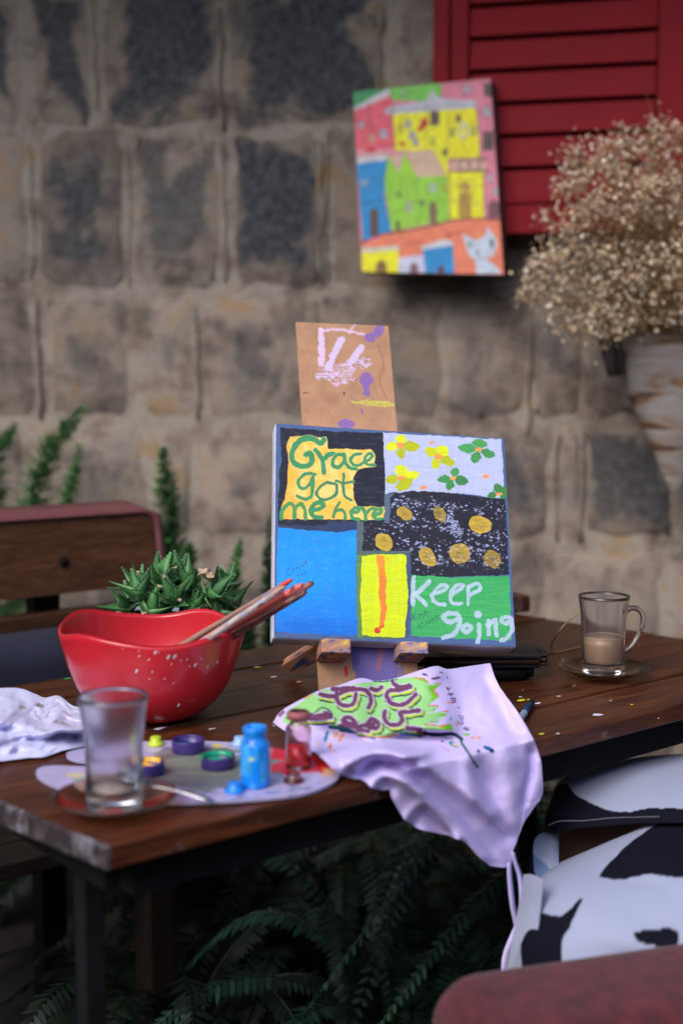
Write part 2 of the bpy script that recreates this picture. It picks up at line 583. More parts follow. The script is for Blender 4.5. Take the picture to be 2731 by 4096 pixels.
# raised beads of mortar on both sides of the upright joints
for (x, y0, y1, w) in [(92, 690, 960, 26), (300, 330, 660, 10), (455, 700, 960, 16), (487, 330, 640, 14), (750, 300, 640, 16), (725, 690, 950, 14), (1215, 700, 1000, 14), (1335, 990, 1240, 18), (650, 990, 1240, 18), (1110, 700, 960, 16), (1060, 1000, 1240, 12), (870, 20, 290, 18), (520, 320, 650, 12), (735, 330, 650, 22), (1000, 1010, 1240, 14), (75, 330, 640, 12), (510, 20, 300, 22), (220, 0, 250, 14), (1275, 1000, 1240, 14)]:
    a = wall_sz((x - w / 2) * K, y0 * K); c = wall_sz((x + w / 2) * K, y1 * K)
    pts = [((a[0] + c[0]) / 2 + rng.uniform(-.006, .006), -0.004, a[1] + (c[1] - a[1]) * t / 7) for t in range(8)]
    hw = (c[0] - a[0]) / 2
    V, F = tube(pts, [hw * rng.uniform(.75, 1.2) for _ in pts], 8, True, 0.45)
    mesh_obj('mortar_bead', V, F, mortar_m, wall, local=True)

# ================================================================== RED SHUTTER
red_m = simple('red_shutter_paint', (0.215, 0.003, 0.009), 0.7, 0.12, 9, 0.08, 90, Specular_IOR_Level=.25)
shut = thing('window_shutter', 'red painted louvred shutter on the stone wall behind the dried flowers', 'shutter', W0, WY)
sx0, zb = wall_sz(1752, 967)
sx1 = wall_sz(2700, 967)[0]
zt = 2.45
st = 0.034
SH_Y = -0.11
box_obj('stile', (sx0, SH_Y, zb), (sx0 + .036, SH_Y + .04, zt), red_m, shut)
box_obj('stile', (sx0 + .041, SH_Y - .004, zb + .001), (sx0 + .078, SH_Y + .036, zt), red_m, shut)
box_obj('stile', (sx1 - .05, SH_Y, zb), (sx1 + .04, SH_Y + .04, zt), red_m, shut)
rail_t = wall_sz(2200, 200 + 772 * .7972)[1]
box_obj('bottom_rail', (sx0 + .079, SH_Y - .001, zb + .0015), (sx1 - .051, SH_Y + .038, rail_t), red_m, shut)
box_obj('back_panel', (sx0 + .079, SH_Y + .030, rail_t + .001), (sx1 - .051, SH_Y + .036, zt), red_m, shut, bev=0)
box_obj('rail_bead', (sx0 + .079, SH_Y - .008, rail_t - .012), (sx1 - .051, SH_Y - .0015, rail_t - .004), red_m, shut, bev=.001)
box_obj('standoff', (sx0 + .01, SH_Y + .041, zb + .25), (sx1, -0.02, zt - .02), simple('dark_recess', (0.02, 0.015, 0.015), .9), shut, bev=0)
pitch_z = 0.0700
i = 0
base_slat = None
while rail_t + (i + 1) * pitch_z < zt:
    z = rail_t + i * pitch_z + 0.03
    if base_slat is None:
        base_slat = box_obj('slat', (sx0 + .080, -.005, -.032), (sx1 - .052, .004, .0295), red_m, shut, bev=.002)
        o = base_slat
    else:
        o = base_slat.copy(); COL.objects.link(o)
    o.location = (0, SH_Y + .012, z)
    o.rotation_euler = (R(-7), 0, 0)
    i += 1

# ================================================================== PICTURE HANGING ON THE WALL
zz2 = lambda x, y: (1350 + x * .79719, 200 + y * .79719)
PIC_Y = R(-20)
pn = Vector((math.sin(PIC_Y), -math.cos(PIC_Y), 0.035)).normalized()
pc = on_y(1710, 720, 2.86)
q2 = [(78, 208), (765, 143), (832, 1126), (122, 1113)]
C3 = [on_plane(*zz2(*p), pc, pn) for p in q2]
NU, NV = 230, 310
Hm = homography([(0, 0), (1, 0), (1, 1), (0, 1)], q2)
uu, vv = np.meshgrid(np.linspace(0, 1, NU), np.linspace(0, 1, NV))
hp = np.stack([uu.ravel(), vv.ravel(), np.ones(uu.size)], 1) @ Hm.T
P2 = hp[:, :2] / hp[:, 2:]
pa = Paint(P2, (222, 130, 150), 3.0, 14)
pink, yel, lime, blu, org, dark = (224, 128, 148), (238, 232, 20), (150, 208, 60), (20, 140, 205), (232, 128, 96), (66, 48, 50)
pa.poly([(60, 190), (262, 170), (262, 230), (80, 290)], (60, 150, 90))
pa.poly([(255, 165), (510, 150), (510, 260), (265, 250)], (120, 200, 80))
pa.poly([(80, 290), (260, 225), (282, 490), (95, 500)], (232, 92, 110))
pa.poly([(95, 495), (282, 487), (250, 530), (100, 560)], (228, 150, 160))
pa.poly([(75, 290), (250, 190), (262, 225), (82, 305)], (205, 200, 205))
pa.poly([(265, 305), (690, 270), (712, 530), (545, 535), (560, 850), (730, 832), (722, 600), (560, 605), (560, 700), (430, 500), (282, 500)], yel)
pa.poly([(545, 600), (725, 590), (732, 835), (556, 850)], yel)
pa.poly([(545, 300), (690, 270), (712, 530), (545, 540)], (240, 228, 8))
pa.poly([(228, 300), (250, 285), (440, 250), (460, 200), (500, 240), (700, 252), (690, 285), (240, 322)], (196, 192, 205))
for k in range(18):
    x = 250 + k * 25
    pa.stroke([(x, 292 - k * 1.6), (x + 8, 312 - k * 2.2)], 4, (120, 115, 130), smooth=False)
pa.poly([(95, 555), (245, 530), (230, 735), (262, 905), (125, 955)], blu)
pa.poly([(95, 530), (240, 515), (245, 545), (100, 562)], (208, 205, 205))
pa.stroke([(100, 770), (240, 735)], 5, (15, 60, 100))
pa.poly([(245, 530), (330, 510), (388, 630), (545, 625), (553, 850), (262, 905), (228, 660)], lime)
pa.poly([(330, 505), (395, 640), (300, 640)], (160, 215, 50))
pa.poly([(250, 525), (330, 505), (298, 610)], (214, 176, 160))
pa.poly([(338, 500), (470, 495), (540, 622), (390, 632)], (216, 184, 156))
for k in range(9):
    pa.stroke([(352 + k * 15, 505), (400 + k * 17, 625)], 3, (170, 130, 115), .6, False)
pa.poly([(560, 548), (735, 540), (740, 600), (560, 605)], (214, 170, 150))
for y in (545, 604):
    pa.stroke([(548, y), (745, y - 6)], 8, dark)
for x in (605, 655, 700):
    pa.stroke([(x, 545), (x, 604)], 5, dark, smooth=False)
pa.poly([(118, 975), (260, 908), (420, 890), (560, 852), (660, 836), (830, 848), (838, 1130), (122, 1118)], org)
pa.stroke([(118, 965), (200, 925), (320, 903), (430, 885), (560, 850), (680, 838), (820, 846)], 9, (110, 30, 45))
pa.poly([(120, 1010), (298, 990), (300, 1116), (124, 1114)], yel)
pa.poly([(300, 1040), (420, 1025), (430, 1118), (300, 1118)], (200, 200, 225))
pa.poly([(415, 985), (570, 960), (578, 1120), (432, 1118)], blu)
pa.poly([(120, 990), (300, 978), (300, 1000), (120, 1014)], (205, 200, 190))
pa.poly([(405, 985), (520, 945), (575, 960), (575, 975), (415, 1000)], (205, 205, 215))
def win(x, y, w, h, c=(200, 190, 200), fr=(90, 70, 80)):
    pa.rect(x - w / 2 - 3, y - h / 2 - 3, x + w / 2 + 3, y + h / 2 + 3, fr)
    pa.rect(x - w / 2, y - h / 2, x + w / 2, y + h / 2, c)
    pa.stroke([(x, y - h / 2), (x, y + h / 2)], 3, fr, smooth=False)
    pa.stroke([(x - w / 2, y), (x + w / 2, y)], 3, fr, smooth=False)
for a in [(118, 372, 26, 30), (226, 415, 36, 42), (345, 368, 24, 34), (366, 425, 30, 36), (308, 385, 16, 40, (225, 220, 60)), (568, 410, 18, 36, (170, 190, 60)), (600, 340, 16, 34, (110, 110, 60)), (676, 400, 22, 36, (225, 225, 90)), (385, 460, 20, 30), (468, 452, 22, 36, (225, 220, 60)), (530, 506, 18, 32, (120, 120, 60)), (645, 195, 36, 36), (745, 305, 36, 40), (765, 635, 26, 36), (790, 705, 24, 34), (320, 212, 26, 26, (170, 220, 150)), (130, 660, 40, 34, (120, 180, 220)), (300, 715, 14, 26, (120, 180, 60)), (352, 780, 30, 50, (180, 200, 150)), (468, 685, 32, 40, (190, 215, 190)), (416, 760, 16, 24, (110, 150, 60)), (530, 690, 18, 30, (210, 200, 40))]:
    win(*a)
for (x, y, w, h) in [(478, 338, 40, 64), (752, 198, 36, 60), (752, 450, 50, 90)]:
    win(x, y, w, h, (95, 75, 70), (60, 45, 50))
pa.blob(625, 400, 26, 42, (205, 205, 175)); pa.blob(625, 400, 14, 28, yel)
pa.blob(170, 440, 14, 26, (190, 150, 120))
pa.stroke([(150, 280), (168, 420)], 4, dark)
pa.poly([(392, 395), (412, 345), (438, 335), (446, 372), (404, 408)], (205, 25, 30))
pa.blob(318, 466, 15, 12, (205, 25, 30)); pa.blob(162, 496, 26, 10, (205, 25, 40))
def arch(x, y0, y1, w, c):
    pa.poly([(x - w / 2 - 4, y1), (x - w / 2 - 4, y0 + w / 2), (x, y0 - 5), (x + w / 2 + 4, y0 + w / 2), (x + w / 2 + 4, y1)], dark)
    pa.poly([(x - w / 2, y1), (x - w / 2, y0 + w / 2), (x, y0), (x + w / 2, y0 + w / 2), (x + w / 2, y1)], c)
    for k in range(1, 3):
        pa.stroke([(x - w / 2 + w * k / 3, y0 + w / 3), (x - w / 2 + w * k / 3, y1)], 2.5, dark, .8, False)
    y = y0 + w / 2
    while y < y1:
        pa.stroke([(x - w / 2, y), (x + w / 2, y)], 2.5, dark, .8, False); y += 14
arch(632, 650, 834, 58, (196, 156, 60)); arch(470, 755, 865, 30, (150, 120, 90)); arch(180, 785, 925, 36, (95, 80, 70)); arch(780, 742, 836, 52, (130, 75, 85)); arch(294, 850, 900, 12, (90, 120, 40))
arch(215, 1052, 1114, 44, (150, 110, 50)); arch(376, 1066, 1118, 34, (140, 100, 110)); arch(510, 1080, 1118, 22, (110, 60, 70))
for (x, y) in [(612, 700), (590, 660), (578, 745), (662, 700), (680, 665), (688, 760), (610, 640), (655, 640)]:
    pa.rect(x - 12, y - 9, x + 12, y + 9, (222, 215, 60)); pa.stroke([(x - 12, y + 9), (x + 12, y + 9)], 3, (150, 140, 60), smooth=False)
# the white cat in the corner
pa.poly([(620, 915), (655, 935), (690, 950), (735, 925), (748, 880), (768, 905), (795, 945), (798, 985), (775, 1030), (740, 1046), (755, 1060), (790, 1078), (818, 1122), (690, 1124), (684, 1048), (655, 1030), (638, 990)], (196, 208, 226))
pa.poly([(668, 920), (690, 935), (715, 918), (722, 945), (672, 950)], (225, 150, 100))
pa.blob(655, 975, 9, 14, (90, 150, 130)); pa.blob(771, 966, 11, 22, (80, 95, 95)); pa.blob(697, 1012, 9, 9, (110, 125, 120))
pa.stroke([(684, 1046), (735, 1046)], 4, (110, 130, 160)); pa.stroke([(690, 1022), (697, 1030), (706, 1022)], 3, (110, 125, 120))
for a_, b_ in [((540, 918), (600, 912)), ((545, 926), (570, 926)), ((330, 972), (410, 955)), ((455, 1085), (462, 1092))]:
    pa.stroke([a_, b_], 5, (150, 60, 60), smooth=False)
for pts in [[(262, 225), (282, 495)], [(690, 285), (712, 530)], [(545, 320), (545, 535)], [(228, 660), (262, 905)], [(545, 625), (553, 850)], [(440, 255), (430, 500)], [(245, 530), (228, 660)], [(388, 630), (400, 870)], [(556, 605), (560, 848)], [(730, 600), (732, 832)], [(510, 150), (510, 245)], [(690, 250), (735, 830)]]:
    pa.stroke(pts, 3.5, (90, 80, 60), .8, False)
pa.grain(.22, 26, 26, 3)
pa.c *= 0.9
picm = paint_mat('picture_paint', .6, .12, 500)
pside = simple('picture_edge', (0.075, 0.045, 0.04), .7)
c3 = [np.array(q)[None] for q in C3]
u_, w_ = uu.ravel()[:, None], vv.ravel()[:, None]
V3 = c3[0] * (1 - u_) * (1 - w_) + c3[1] * u_ * (1 - w_) + c3[2] * u_ * w_ + c3[3] * (1 - u_) * w_
F3 = grid_faces(NU, NV)
pic = thing('wall_picture', 'colourful canvas of crooked town houses and a white cat hung on the stone wall', 'painting', tuple(C3[3] - pn * .03))
mesh_obj('painted_face', V3, F3, picm, pic, False, col=pa.c)
bk = [p - pn * .05 for p in C3]; fr = [p - pn * .0006 for p in C3]
ssd = mesh_obj('stretcher_side', [tuple(p) for p in fr + bk], [(0, 1, 5, 4), (1, 2, 6, 5), (2, 3, 7, 6), (3, 0, 4, 7), (4, 5, 6, 7)], pside, pic, False)
cm_ = (C3[0] + C3[1]) / 2 - pn * .05
V, F = tube([C3[0] * .8 + C3[1] * .2 - pn * .048 - Vector((0, 0, .05)), cm_ + Vector((0, 0, .06)) - pn * .03, C3[0] * .2 + C3[1] * .8 - pn * .048 - Vector((0, 0, .05))], .0015, 6)
mesh_obj('hanging_cord', V, F, simple('cord', (.12, .09, .06), .9), ssd)

# ================================================================== TABLE
TA = math.atan2(.464, .5795)                         # direction of the long edge
TC = Vector((-.203, 1.073, 0))                       # near corner
TL_, TW, TT, TZ = 1.20, .62, .023, .75
SK = -.1405                                          # the ends are cut a little out of square
def worn_end(nt, vec, c):
    sp = nt.nodes.new('ShaderNodeSeparateXYZ'); nt.links.new(vec, sp.inputs[0])
    sk = math_(nt, 'ADD', sp.outputs[0], math_(nt, 'MULTIPLY', sp.outputs[1], .1405))
    end = math_(nt, 'LESS_THAN', sk, 0.004)
    mp_ = node(nt, 'ShaderNodeMapping'); mp_.inputs['Scale'].default_value = (1, 1.5, .8); nt.links.new(vec, mp_.inputs['Vector'])
    n1 = noise(nt, mp_.outputs[0], 34, 8, .7)
    sm_ = node(nt, 'ShaderNodeMapRange', interpolation_type='SMOOTHSTEP'); sm_.inputs['From Min'].default_value = .47; sm_.inputs['From Max'].default_value = .66
    nt.links.new(n1, sm_.inputs['Value'])
    c = mixc(nt, math_(nt, 'MULTIPLY', end, .8), c, (0.035, 0.033, 0.04))
    k = math_(nt, 'MULTIPLY', end, sm_.outputs[0])
    c = mixc(nt, k, c, (0.30, 0.30, 0.34))
    zz = math_(nt, 'LESS_THAN', sp.outputs[2], TZ - .012)
    k2 = math_(nt, 'MULTIPLY', math_(nt, 'MULTIPLY', zz, math_(nt, 'GREATER_THAN', noise(nt, vec, 22, 6, .7), .60)), .5)
    return mixc(nt, k2, c, (0.16, 0.13, 0.12))
tw_m = wood_mat('table_wood', (0.016, 0.0045, 0.0024), (0.058, 0.0155, 0.006), (0.14, 0.04, 0.012), .37, (1.4, 16, 16), .3, .14, worn_end)
dk_m = simple('blackened_steel', (0.007, 0.007, 0.009), .85, .3, 30, Specular_IOR_Level=.15)
table = thing('wooden_table', 'dark reddish plank table spattered with paint in front of the stone wall', 'table', TC, TA)
NP = 6
for i in range(NP):
    y0, y1 = i * TW / NP, (i + 1) * TW / NP - .0028
    bm = bmesh.new()
    dz = [0, .0012, -.0008, .0006, -.001, .0004][i]
    rbox(bm, (0, y0, TZ - TT), (TL_, y1, TZ + dz - .0012), .0022, 2)
    for v_ in bm.verts:
        v_.co.x += SK * v_.co.y
    bm_obj('plank', bm, tw_m, table)
for (y0, y1) in ((.035, .06), (TW - .06, TW - .035)):
    box_obj('apron_rail', (.05 + SK * y0, y0, TZ - TT - .046), (TL_ - .05, y1, TZ - TT - .0005), dk_m, table, .001)
for x in (.03, TL_ - .12):
    box_obj('cross_rail', (x, .061, TZ - TT - .045), (x + .04, TW - .061, TZ - TT - .001), dk_m, table, .001)
for (x, y) in ((.035, .12), (TL_ - .10, .12), (-.01, TW - .14), (TL_ - .16, TW - .14)):
    box_obj('leg', (x, y - .008, 0), (x + .022, y + .014, TZ - TT - .0455), dk_m, table, .002)
def tpt(px, py, z=TZ):
    return on_z(px, py, z)
# flecks of dry paint on the boards
bm = bmesh.new()
spm = paint_mat('dried_paint', .5, 0)
V, F, CC = [], [], []
cols = [(225, 215, 40), (40, 110, 190), (215, 210, 225), (215, 210, 225), (200, 190, 180), (60, 150, 70), (200, 40, 40), (230, 170, 120)]
tinv = Matrix.Translation(TC) @ Matrix.Rotation(TA, 4, 'Z'); tinv.invert()
def fleck(px, py, r, ci, el=1.0):
    p = tinv @ tpt(px, py)
    b0 = len(V); n = 9; a0 = rng.uniform(0, 6)
    jit = [rng.uniform(.6, 1.25) for _ in range(n)]
    r *= .72; V.append((p.x, p.y, TZ + .0012)); CC.append(lin(*cols[ci]))
    for k in range(n):
        a = 2 * math.pi * k / n
        V.append((p.x + r * el * jit[k] * math.cos(a + a0), p.y + r * jit[k] * math.sin(a + a0), TZ + .0008)); CC.append(lin(*cols[ci]))
    for k in range(n):
        F.append((b0, b0 + 1 + k, b0 + 1 + (k + 1) % n))
for a in [(1020, 2662, .0055, 1, 1.4), (1028, 2670, .005, 0, 1.5), (1095, 2709, .004, 2, 1.6), (1195, 2729, .004, 4, 1.6), (640, 2916, .006, 3, 2.2), (845, 2918, .004, 4, 2), (560, 2900, .003, 2), (2080, 2790, .004, 4), (2085, 2803, .006, 0, 1.5), (2118, 2801, .0045, 0, 1.5), (2150, 2815, .005, 2, 1.6), (2235, 2787, .004, 4, 1.3), (2388, 2861, .0085, 2, 1.2), (2440, 2805, .003, 4), (2525, 2820, .003, 0), (2165, 2938, .004, 0, 1.4), (2230, 2937, .004, 4, 1.3), (275, 2715, .005, 5, 1.8), (760, 2650, .003, 0), (1120, 2880, .0035, 1), (1095, 2905, .0025, 2), (1840, 2500, .004, 4), (2250, 2640, .003, 2)]:
    fleck(*a)
for k in range(34):
    fleck(rng.uniform(700, 2650), rng.uniform(2600, 2900), rng.uniform(.0006, .0018), rng.randrange(len(cols)))
stuff(mesh_obj('paint_flecks', V, F, spm, table, False, True, col=np.array(CC)))

# ================================================================== BENCHES BEHIND
bw_m = wood_mat('bench_wood', (0.032, 0.012, 0.006), (0.085, 0.034, 0.016), (0.14, 0.06, 0.028), .5, (2, 12, 12), .35)
shade_wood_m = wood_mat('shaded_bench_wood', (0.004, 0.0025, 0.002), (0.009, 0.005, 0.0035), (0.015, 0.008, 0.005), .7, (2, 12, 12), .35)  # same bench wood, colour darkened for the shade low on the bench
cap_m = simple('maroon_edge_paint', (0.17, 0.055, 0.06), .5, .2, 14)
BEND = Vector((-.352, 2.40, 0))
bench = thing('wooden_bench', 'brown wooden bench with rounded maroon edged backrest behind the red bowl', 'bench', BEND, TA)
def rounded_board(bm, x0, x1, y0, y1, z0, z1, r):
    pts = [(x0, z0), (x1 - .004, z0)]
    for k in range(7):
        a = -0.0 + k / 6 * math.pi / 2
        pts.append((x1 - r + r * math.cos(a), z1 - r + r * math.sin(a)))
    pts.append((x0, z1))
    lo = [bm.verts.new((x, y0, z)) for x, z in pts]
    hi = [bm.verts.new((x, y1, z)) for x, z in pts]
    bm.faces.new(lo); bm.faces.new(list(reversed(hi)))
    for i in range(len(pts)):
        j = (i + 1) % len(pts)
        bm.faces.new((lo[j], lo[i], hi[i], hi[j]))
bm = bmesh.new(); rounded_board(bm, -1.3, -.012, -.022, .018, .779, .914, .03)
bbo = bm_obj('back_board', bm, bw_m, bench)
bm = bmesh.new()
pts = [(-1.3, .929)] + [(-.035 + .035 * math.cos(a), .894 + .035 * math.sin(a)) for a in [math.pi / 2 - k * math.pi / 12 for k in range(7)]] + [(.012, .76)]
pin = [(-1.3, .9145)] + [(-.042 + .030 * math.cos(a), .8845 + .030 * math.sin(a)) for a in [math.pi / 2 - k * math.pi / 12 for k in range(7)]] + [(-.0005, .76)]
A_ = [[bm.verts.new((x, y, z)) for x, z in L] for L in (pts, pin) for y in (-.027, .055)]
of, ob, if_, ib = A_
for k in range(len(pts) - 1):
    bm.faces.new((of[k], of[k + 1], if_[k + 1], if_[k])); bm.faces.new((ob[k + 1], ob[k], ib[k], ib[k + 1]))
    bm.faces.new((ob[k], ob[k + 1], of[k + 1], of[k])); bm.faces.new((if_[k], if_[k + 1], ib[k + 1], ib[k]))
for v_ in of[:5]: v_.co.z -= .010
for v_ in ob: v_.co.z += .004
bmesh.ops.recalc_face_normals(bm, faces=bm.faces)
bm_obj('edge_band', bm, cap_m, bench, True)
box_obj('back_slat', (-1.3, -.02, .70), (-.005, .016, .747), bw_m, bench, .004)
for x in (-.23, -1.1):
    box_obj('back_post', (x, .031, .0), (x + .05, .075, .90), shade_wood_m, bench, .004)
    box_obj('leg', (x, -.36, 0), (x + .05, -.31, .424), shade_wood_m, bench, .004)
    V, F = lathe([(.0001, 0), (.009, 0), (.009, -.004), (.0001, -.004)], 14)
    o = mesh_obj('bolt', V, F, dk_m, bbo, local=True); o.location = (x + .03, -.0226, .837); o.rotation_euler = (R(-90), 0, 0)
for k in range(4):
    box_obj('seat_slat', (-1.3, -.37 + k * .09, .425), (-.02, -.288 + k * .09, .45), shade_wood_m, bench, .003)
gap_shade_m = simple('gap_shade_navy', (0.014, 0.015, 0.034), .9, .3, 12, .3, 150)  # dark block added to stand for the shade under the bench back
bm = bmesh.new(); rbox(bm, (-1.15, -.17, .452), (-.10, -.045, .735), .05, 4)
cu = bm_obj('gap_shade_filler', bm, gap_shade_m, None, True); cu.location = BEND; cu.rotation_euler = (0, 0, TA)
tag(cu, 'dark shade cushion leaning against the wooden bench back at the left', 'filler')

# ================================================================== FERNS
fern_m, nt, b = new_mat('fern_green')
at = node(nt, 'ShaderNodeAttribute', attribute_name='Col')
nt.links.new(at.outputs['Color'], b.inputs['Base Color'])
b.inputs['Roughness'].default_value = .5
b.inputs['Subsurface Weight'].default_value = 0.0
tr = node(nt, 'ShaderNodeBsdfTranslucent'); nt.links.new(at.outputs['Color'], tr.inputs['Color'])
mx = node(nt, 'ShaderNodeMixShader', Fac=.25)
nt.links.new(b.outputs[0], mx.inputs[1]); nt.links.new(tr.outputs[0], mx.inputs[2])
nt.links.new(mx.outputs[0], nt.nodes['Material Output'].inputs['Surface'])
def plume(pts, width, n, c0, c1, parent, seed=0):
    """dense foxtail frond: a stem clothed all round in short narrow leaflets"""
    r_ = random.Random(seed)
    S = spline([tuple(p) for p in pts], n)
    V, F, C = [], [], []
    tube([Vector(p) for p in S[::6]], [.003 * (1 - .7 * k / len(S[::6])) for k in range(len(S[::6]))], 5, False, 1, V, F)
    C += [c0] * len(V)
    for i in range(n):
        t = i / (n - 1)
        p = Vector(S[i]); d = Vector(S[min(i + 1, n - 1)]) - Vector(S[max(i - 1, 0)]); d.normalize()
        L = width * min(1, (1 - t) * 4.5 + .12) ** .75
        for k in range(15):
            a = r_.uniform(0, 2 * math.pi)
            sx = d.orthogonal().normalized(); sy = d.cross(sx)
            o = (sx * math.cos(a) + sy * math.sin(a) + d * r_.uniform(.15, .75)).normalized()
            e = p + o * L * r_.uniform(.45, 1.2) + Vector((0, 0, -.15 * L))
            w = o.cross(d).normalized() * .0062
            m_ = p.lerp(e, .45)
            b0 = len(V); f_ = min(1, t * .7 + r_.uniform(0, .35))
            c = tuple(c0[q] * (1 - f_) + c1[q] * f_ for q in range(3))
            V += [tuple(p), tuple(m_ + w), tuple(e), tuple(m_ - w)]; C += [c] * 4
            F.append((b0, b0 + 1, b0 + 2, b0 + 3))
    return mesh_obj('frond', V, F, fern_m, parent, False, col=np.array(C))
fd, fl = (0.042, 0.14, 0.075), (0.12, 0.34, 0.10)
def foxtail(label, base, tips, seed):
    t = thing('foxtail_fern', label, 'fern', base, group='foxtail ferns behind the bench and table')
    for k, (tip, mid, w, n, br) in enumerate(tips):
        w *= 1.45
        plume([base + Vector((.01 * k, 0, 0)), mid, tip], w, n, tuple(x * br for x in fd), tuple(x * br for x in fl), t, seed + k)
    return t
P = lambda x, y, Y: on_y(x, y, Y)
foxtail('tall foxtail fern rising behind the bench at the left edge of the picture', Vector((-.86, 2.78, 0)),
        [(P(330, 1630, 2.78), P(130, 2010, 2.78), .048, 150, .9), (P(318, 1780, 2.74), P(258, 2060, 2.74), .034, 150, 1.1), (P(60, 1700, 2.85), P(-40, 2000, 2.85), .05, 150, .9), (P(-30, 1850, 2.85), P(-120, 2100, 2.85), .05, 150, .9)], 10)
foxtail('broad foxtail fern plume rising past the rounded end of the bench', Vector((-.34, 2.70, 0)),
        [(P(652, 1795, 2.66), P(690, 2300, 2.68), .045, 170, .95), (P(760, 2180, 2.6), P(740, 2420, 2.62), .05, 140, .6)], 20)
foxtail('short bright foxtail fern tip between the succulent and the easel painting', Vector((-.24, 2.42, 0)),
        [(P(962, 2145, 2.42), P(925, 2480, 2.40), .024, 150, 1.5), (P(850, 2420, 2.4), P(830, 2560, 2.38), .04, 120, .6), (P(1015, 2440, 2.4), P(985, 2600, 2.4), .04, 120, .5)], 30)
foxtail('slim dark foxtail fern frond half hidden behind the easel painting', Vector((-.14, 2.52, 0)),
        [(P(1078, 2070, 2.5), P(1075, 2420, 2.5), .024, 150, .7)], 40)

def sword_frond(S, width, C, c0, c1, V, F, r_, stem=.002):
    n = len(S)
    b0 = len(V)
    tube([Vector(p) for p in S[::3]], [stem * (1 - .7 * k / len(S[::3])) for k in range(len(S[::3]))], 4, False, 1, V, F)
    C += [c0] * (len(V) - b0)
    for i in range(3, n):
        t = i / (n - 1)
        p = Vector(S[i]); d = (Vector(S[min(i + 1, n - 1)]) - Vector(S[i - 1])).normalized()
        side = d.cross(Vector((0, 0, 1)))
        if side.length < .1: side = Vector((1, 0, 0))
        side.normalize()
        L = width * math.sin(math.pi * (t * .93 + .07)) ** .7
        for s in (-1, 1):
            o = (side * s + d * .35 + Vector((0, 0, r_.uniform(-.35, .1)))).normalized()
            e = p + o * L * r_.uniform(.85, 1.1) + Vector((0, 0, -L * .2))
            w = d * (.0028 + width * .055)
            m1 = p.lerp(e, .25); m2 = p.lerp(e, .7)
            k = len(V); f_ = r_.random()
            c = tuple(c0[q] * (1 - f_) + c1[q] * f_ for q in range(3))
            V += [tuple(p), tuple(m1 + w), tuple(m2 + w * .8), tuple(e), tuple(m2 - w * .8), tuple(m1 - w)]; C += [c] * 6
            F.append((k, k + 1, k + 2, k + 3, k + 4, k + 5))
def sword_fern(label, base, n, length, seed, c0=(0.004, 0.016, 0.010), c1=(0.011, 0.036, 0.02), aim=None, width=.036):  # default leaf colours darkened to stand for shade
    t = thing('sword_fern', label, 'fern', base, group='arching ferns under and behind the table')
    r_ = random.Random(seed)
    for k in range(n):
        a = 2 * math.pi * k / n + r_.uniform(-.25, .25)
        if aim is not None and k < len(aim):
            a = aim[k]
        L = length * r_.uniform(.75, 1.15); el = r_.uniform(.55, 1.15)
        d = Vector((math.cos(a), math.sin(a), 0))
        b_ = Vector(base)
        pts = [b_ + Vector((0, 0, .01)), b_ + d * L * .25 + Vector((0, 0, L * .45 * el)), b_ + d * L * .6 + Vector((0, 0, L * .58 * el)), b_ + d * L + Vector((0, 0, L * .22 * el))]
        V, F, C = [], [], []
        sword_frond(spline([tuple(p) for p in pts], 64), width, C, c0, c1, V, F, r_)
        mesh_obj('frond', V, F, fern_m, t, False, col=np.array(C))
    return t
sword_fern('large sword fern arching out under the table beneath the hanging bag', (.12, 1.98, 0), 20, .52, 1, (0.008, 0.034, 0.024), (0.025, 0.085, 0.055), width=.036)  # ferns under the table: leaf colours darkened in place of shade
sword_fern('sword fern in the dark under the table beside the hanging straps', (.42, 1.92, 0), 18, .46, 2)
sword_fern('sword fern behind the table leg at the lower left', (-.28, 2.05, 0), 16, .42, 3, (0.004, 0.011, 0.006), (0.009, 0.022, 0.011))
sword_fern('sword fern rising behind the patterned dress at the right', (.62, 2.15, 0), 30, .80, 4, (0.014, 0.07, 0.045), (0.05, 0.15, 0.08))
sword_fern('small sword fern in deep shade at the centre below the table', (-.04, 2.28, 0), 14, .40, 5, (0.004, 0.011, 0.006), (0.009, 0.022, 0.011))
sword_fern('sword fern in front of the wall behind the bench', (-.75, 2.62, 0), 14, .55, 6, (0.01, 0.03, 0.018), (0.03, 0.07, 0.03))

sword_fern('sword fern darkened as shade against the foot of the wall below the easel', (.02, 2.62, 0), 34, .66, 7, (0.004, 0.013, 0.008), (0.010, 0.028, 0.015), width=.045)  # darkened ferns added to hide lit wall stones under the table
sword_fern('sword fern darkened as shade against the wall foot below the tea cup', (.40, 2.52, 0), 34, .70, 8, (0.004, 0.015, 0.010), (0.011, 0.03, 0.017), width=.045)
sword_fern('sword fern darkened as shade at the wall foot behind the bench end', (-.36, 2.66, 0), 18, .58, 9, (0.004, 0.011, 0.006), (0.009, 0.022, 0.011), width=.045)

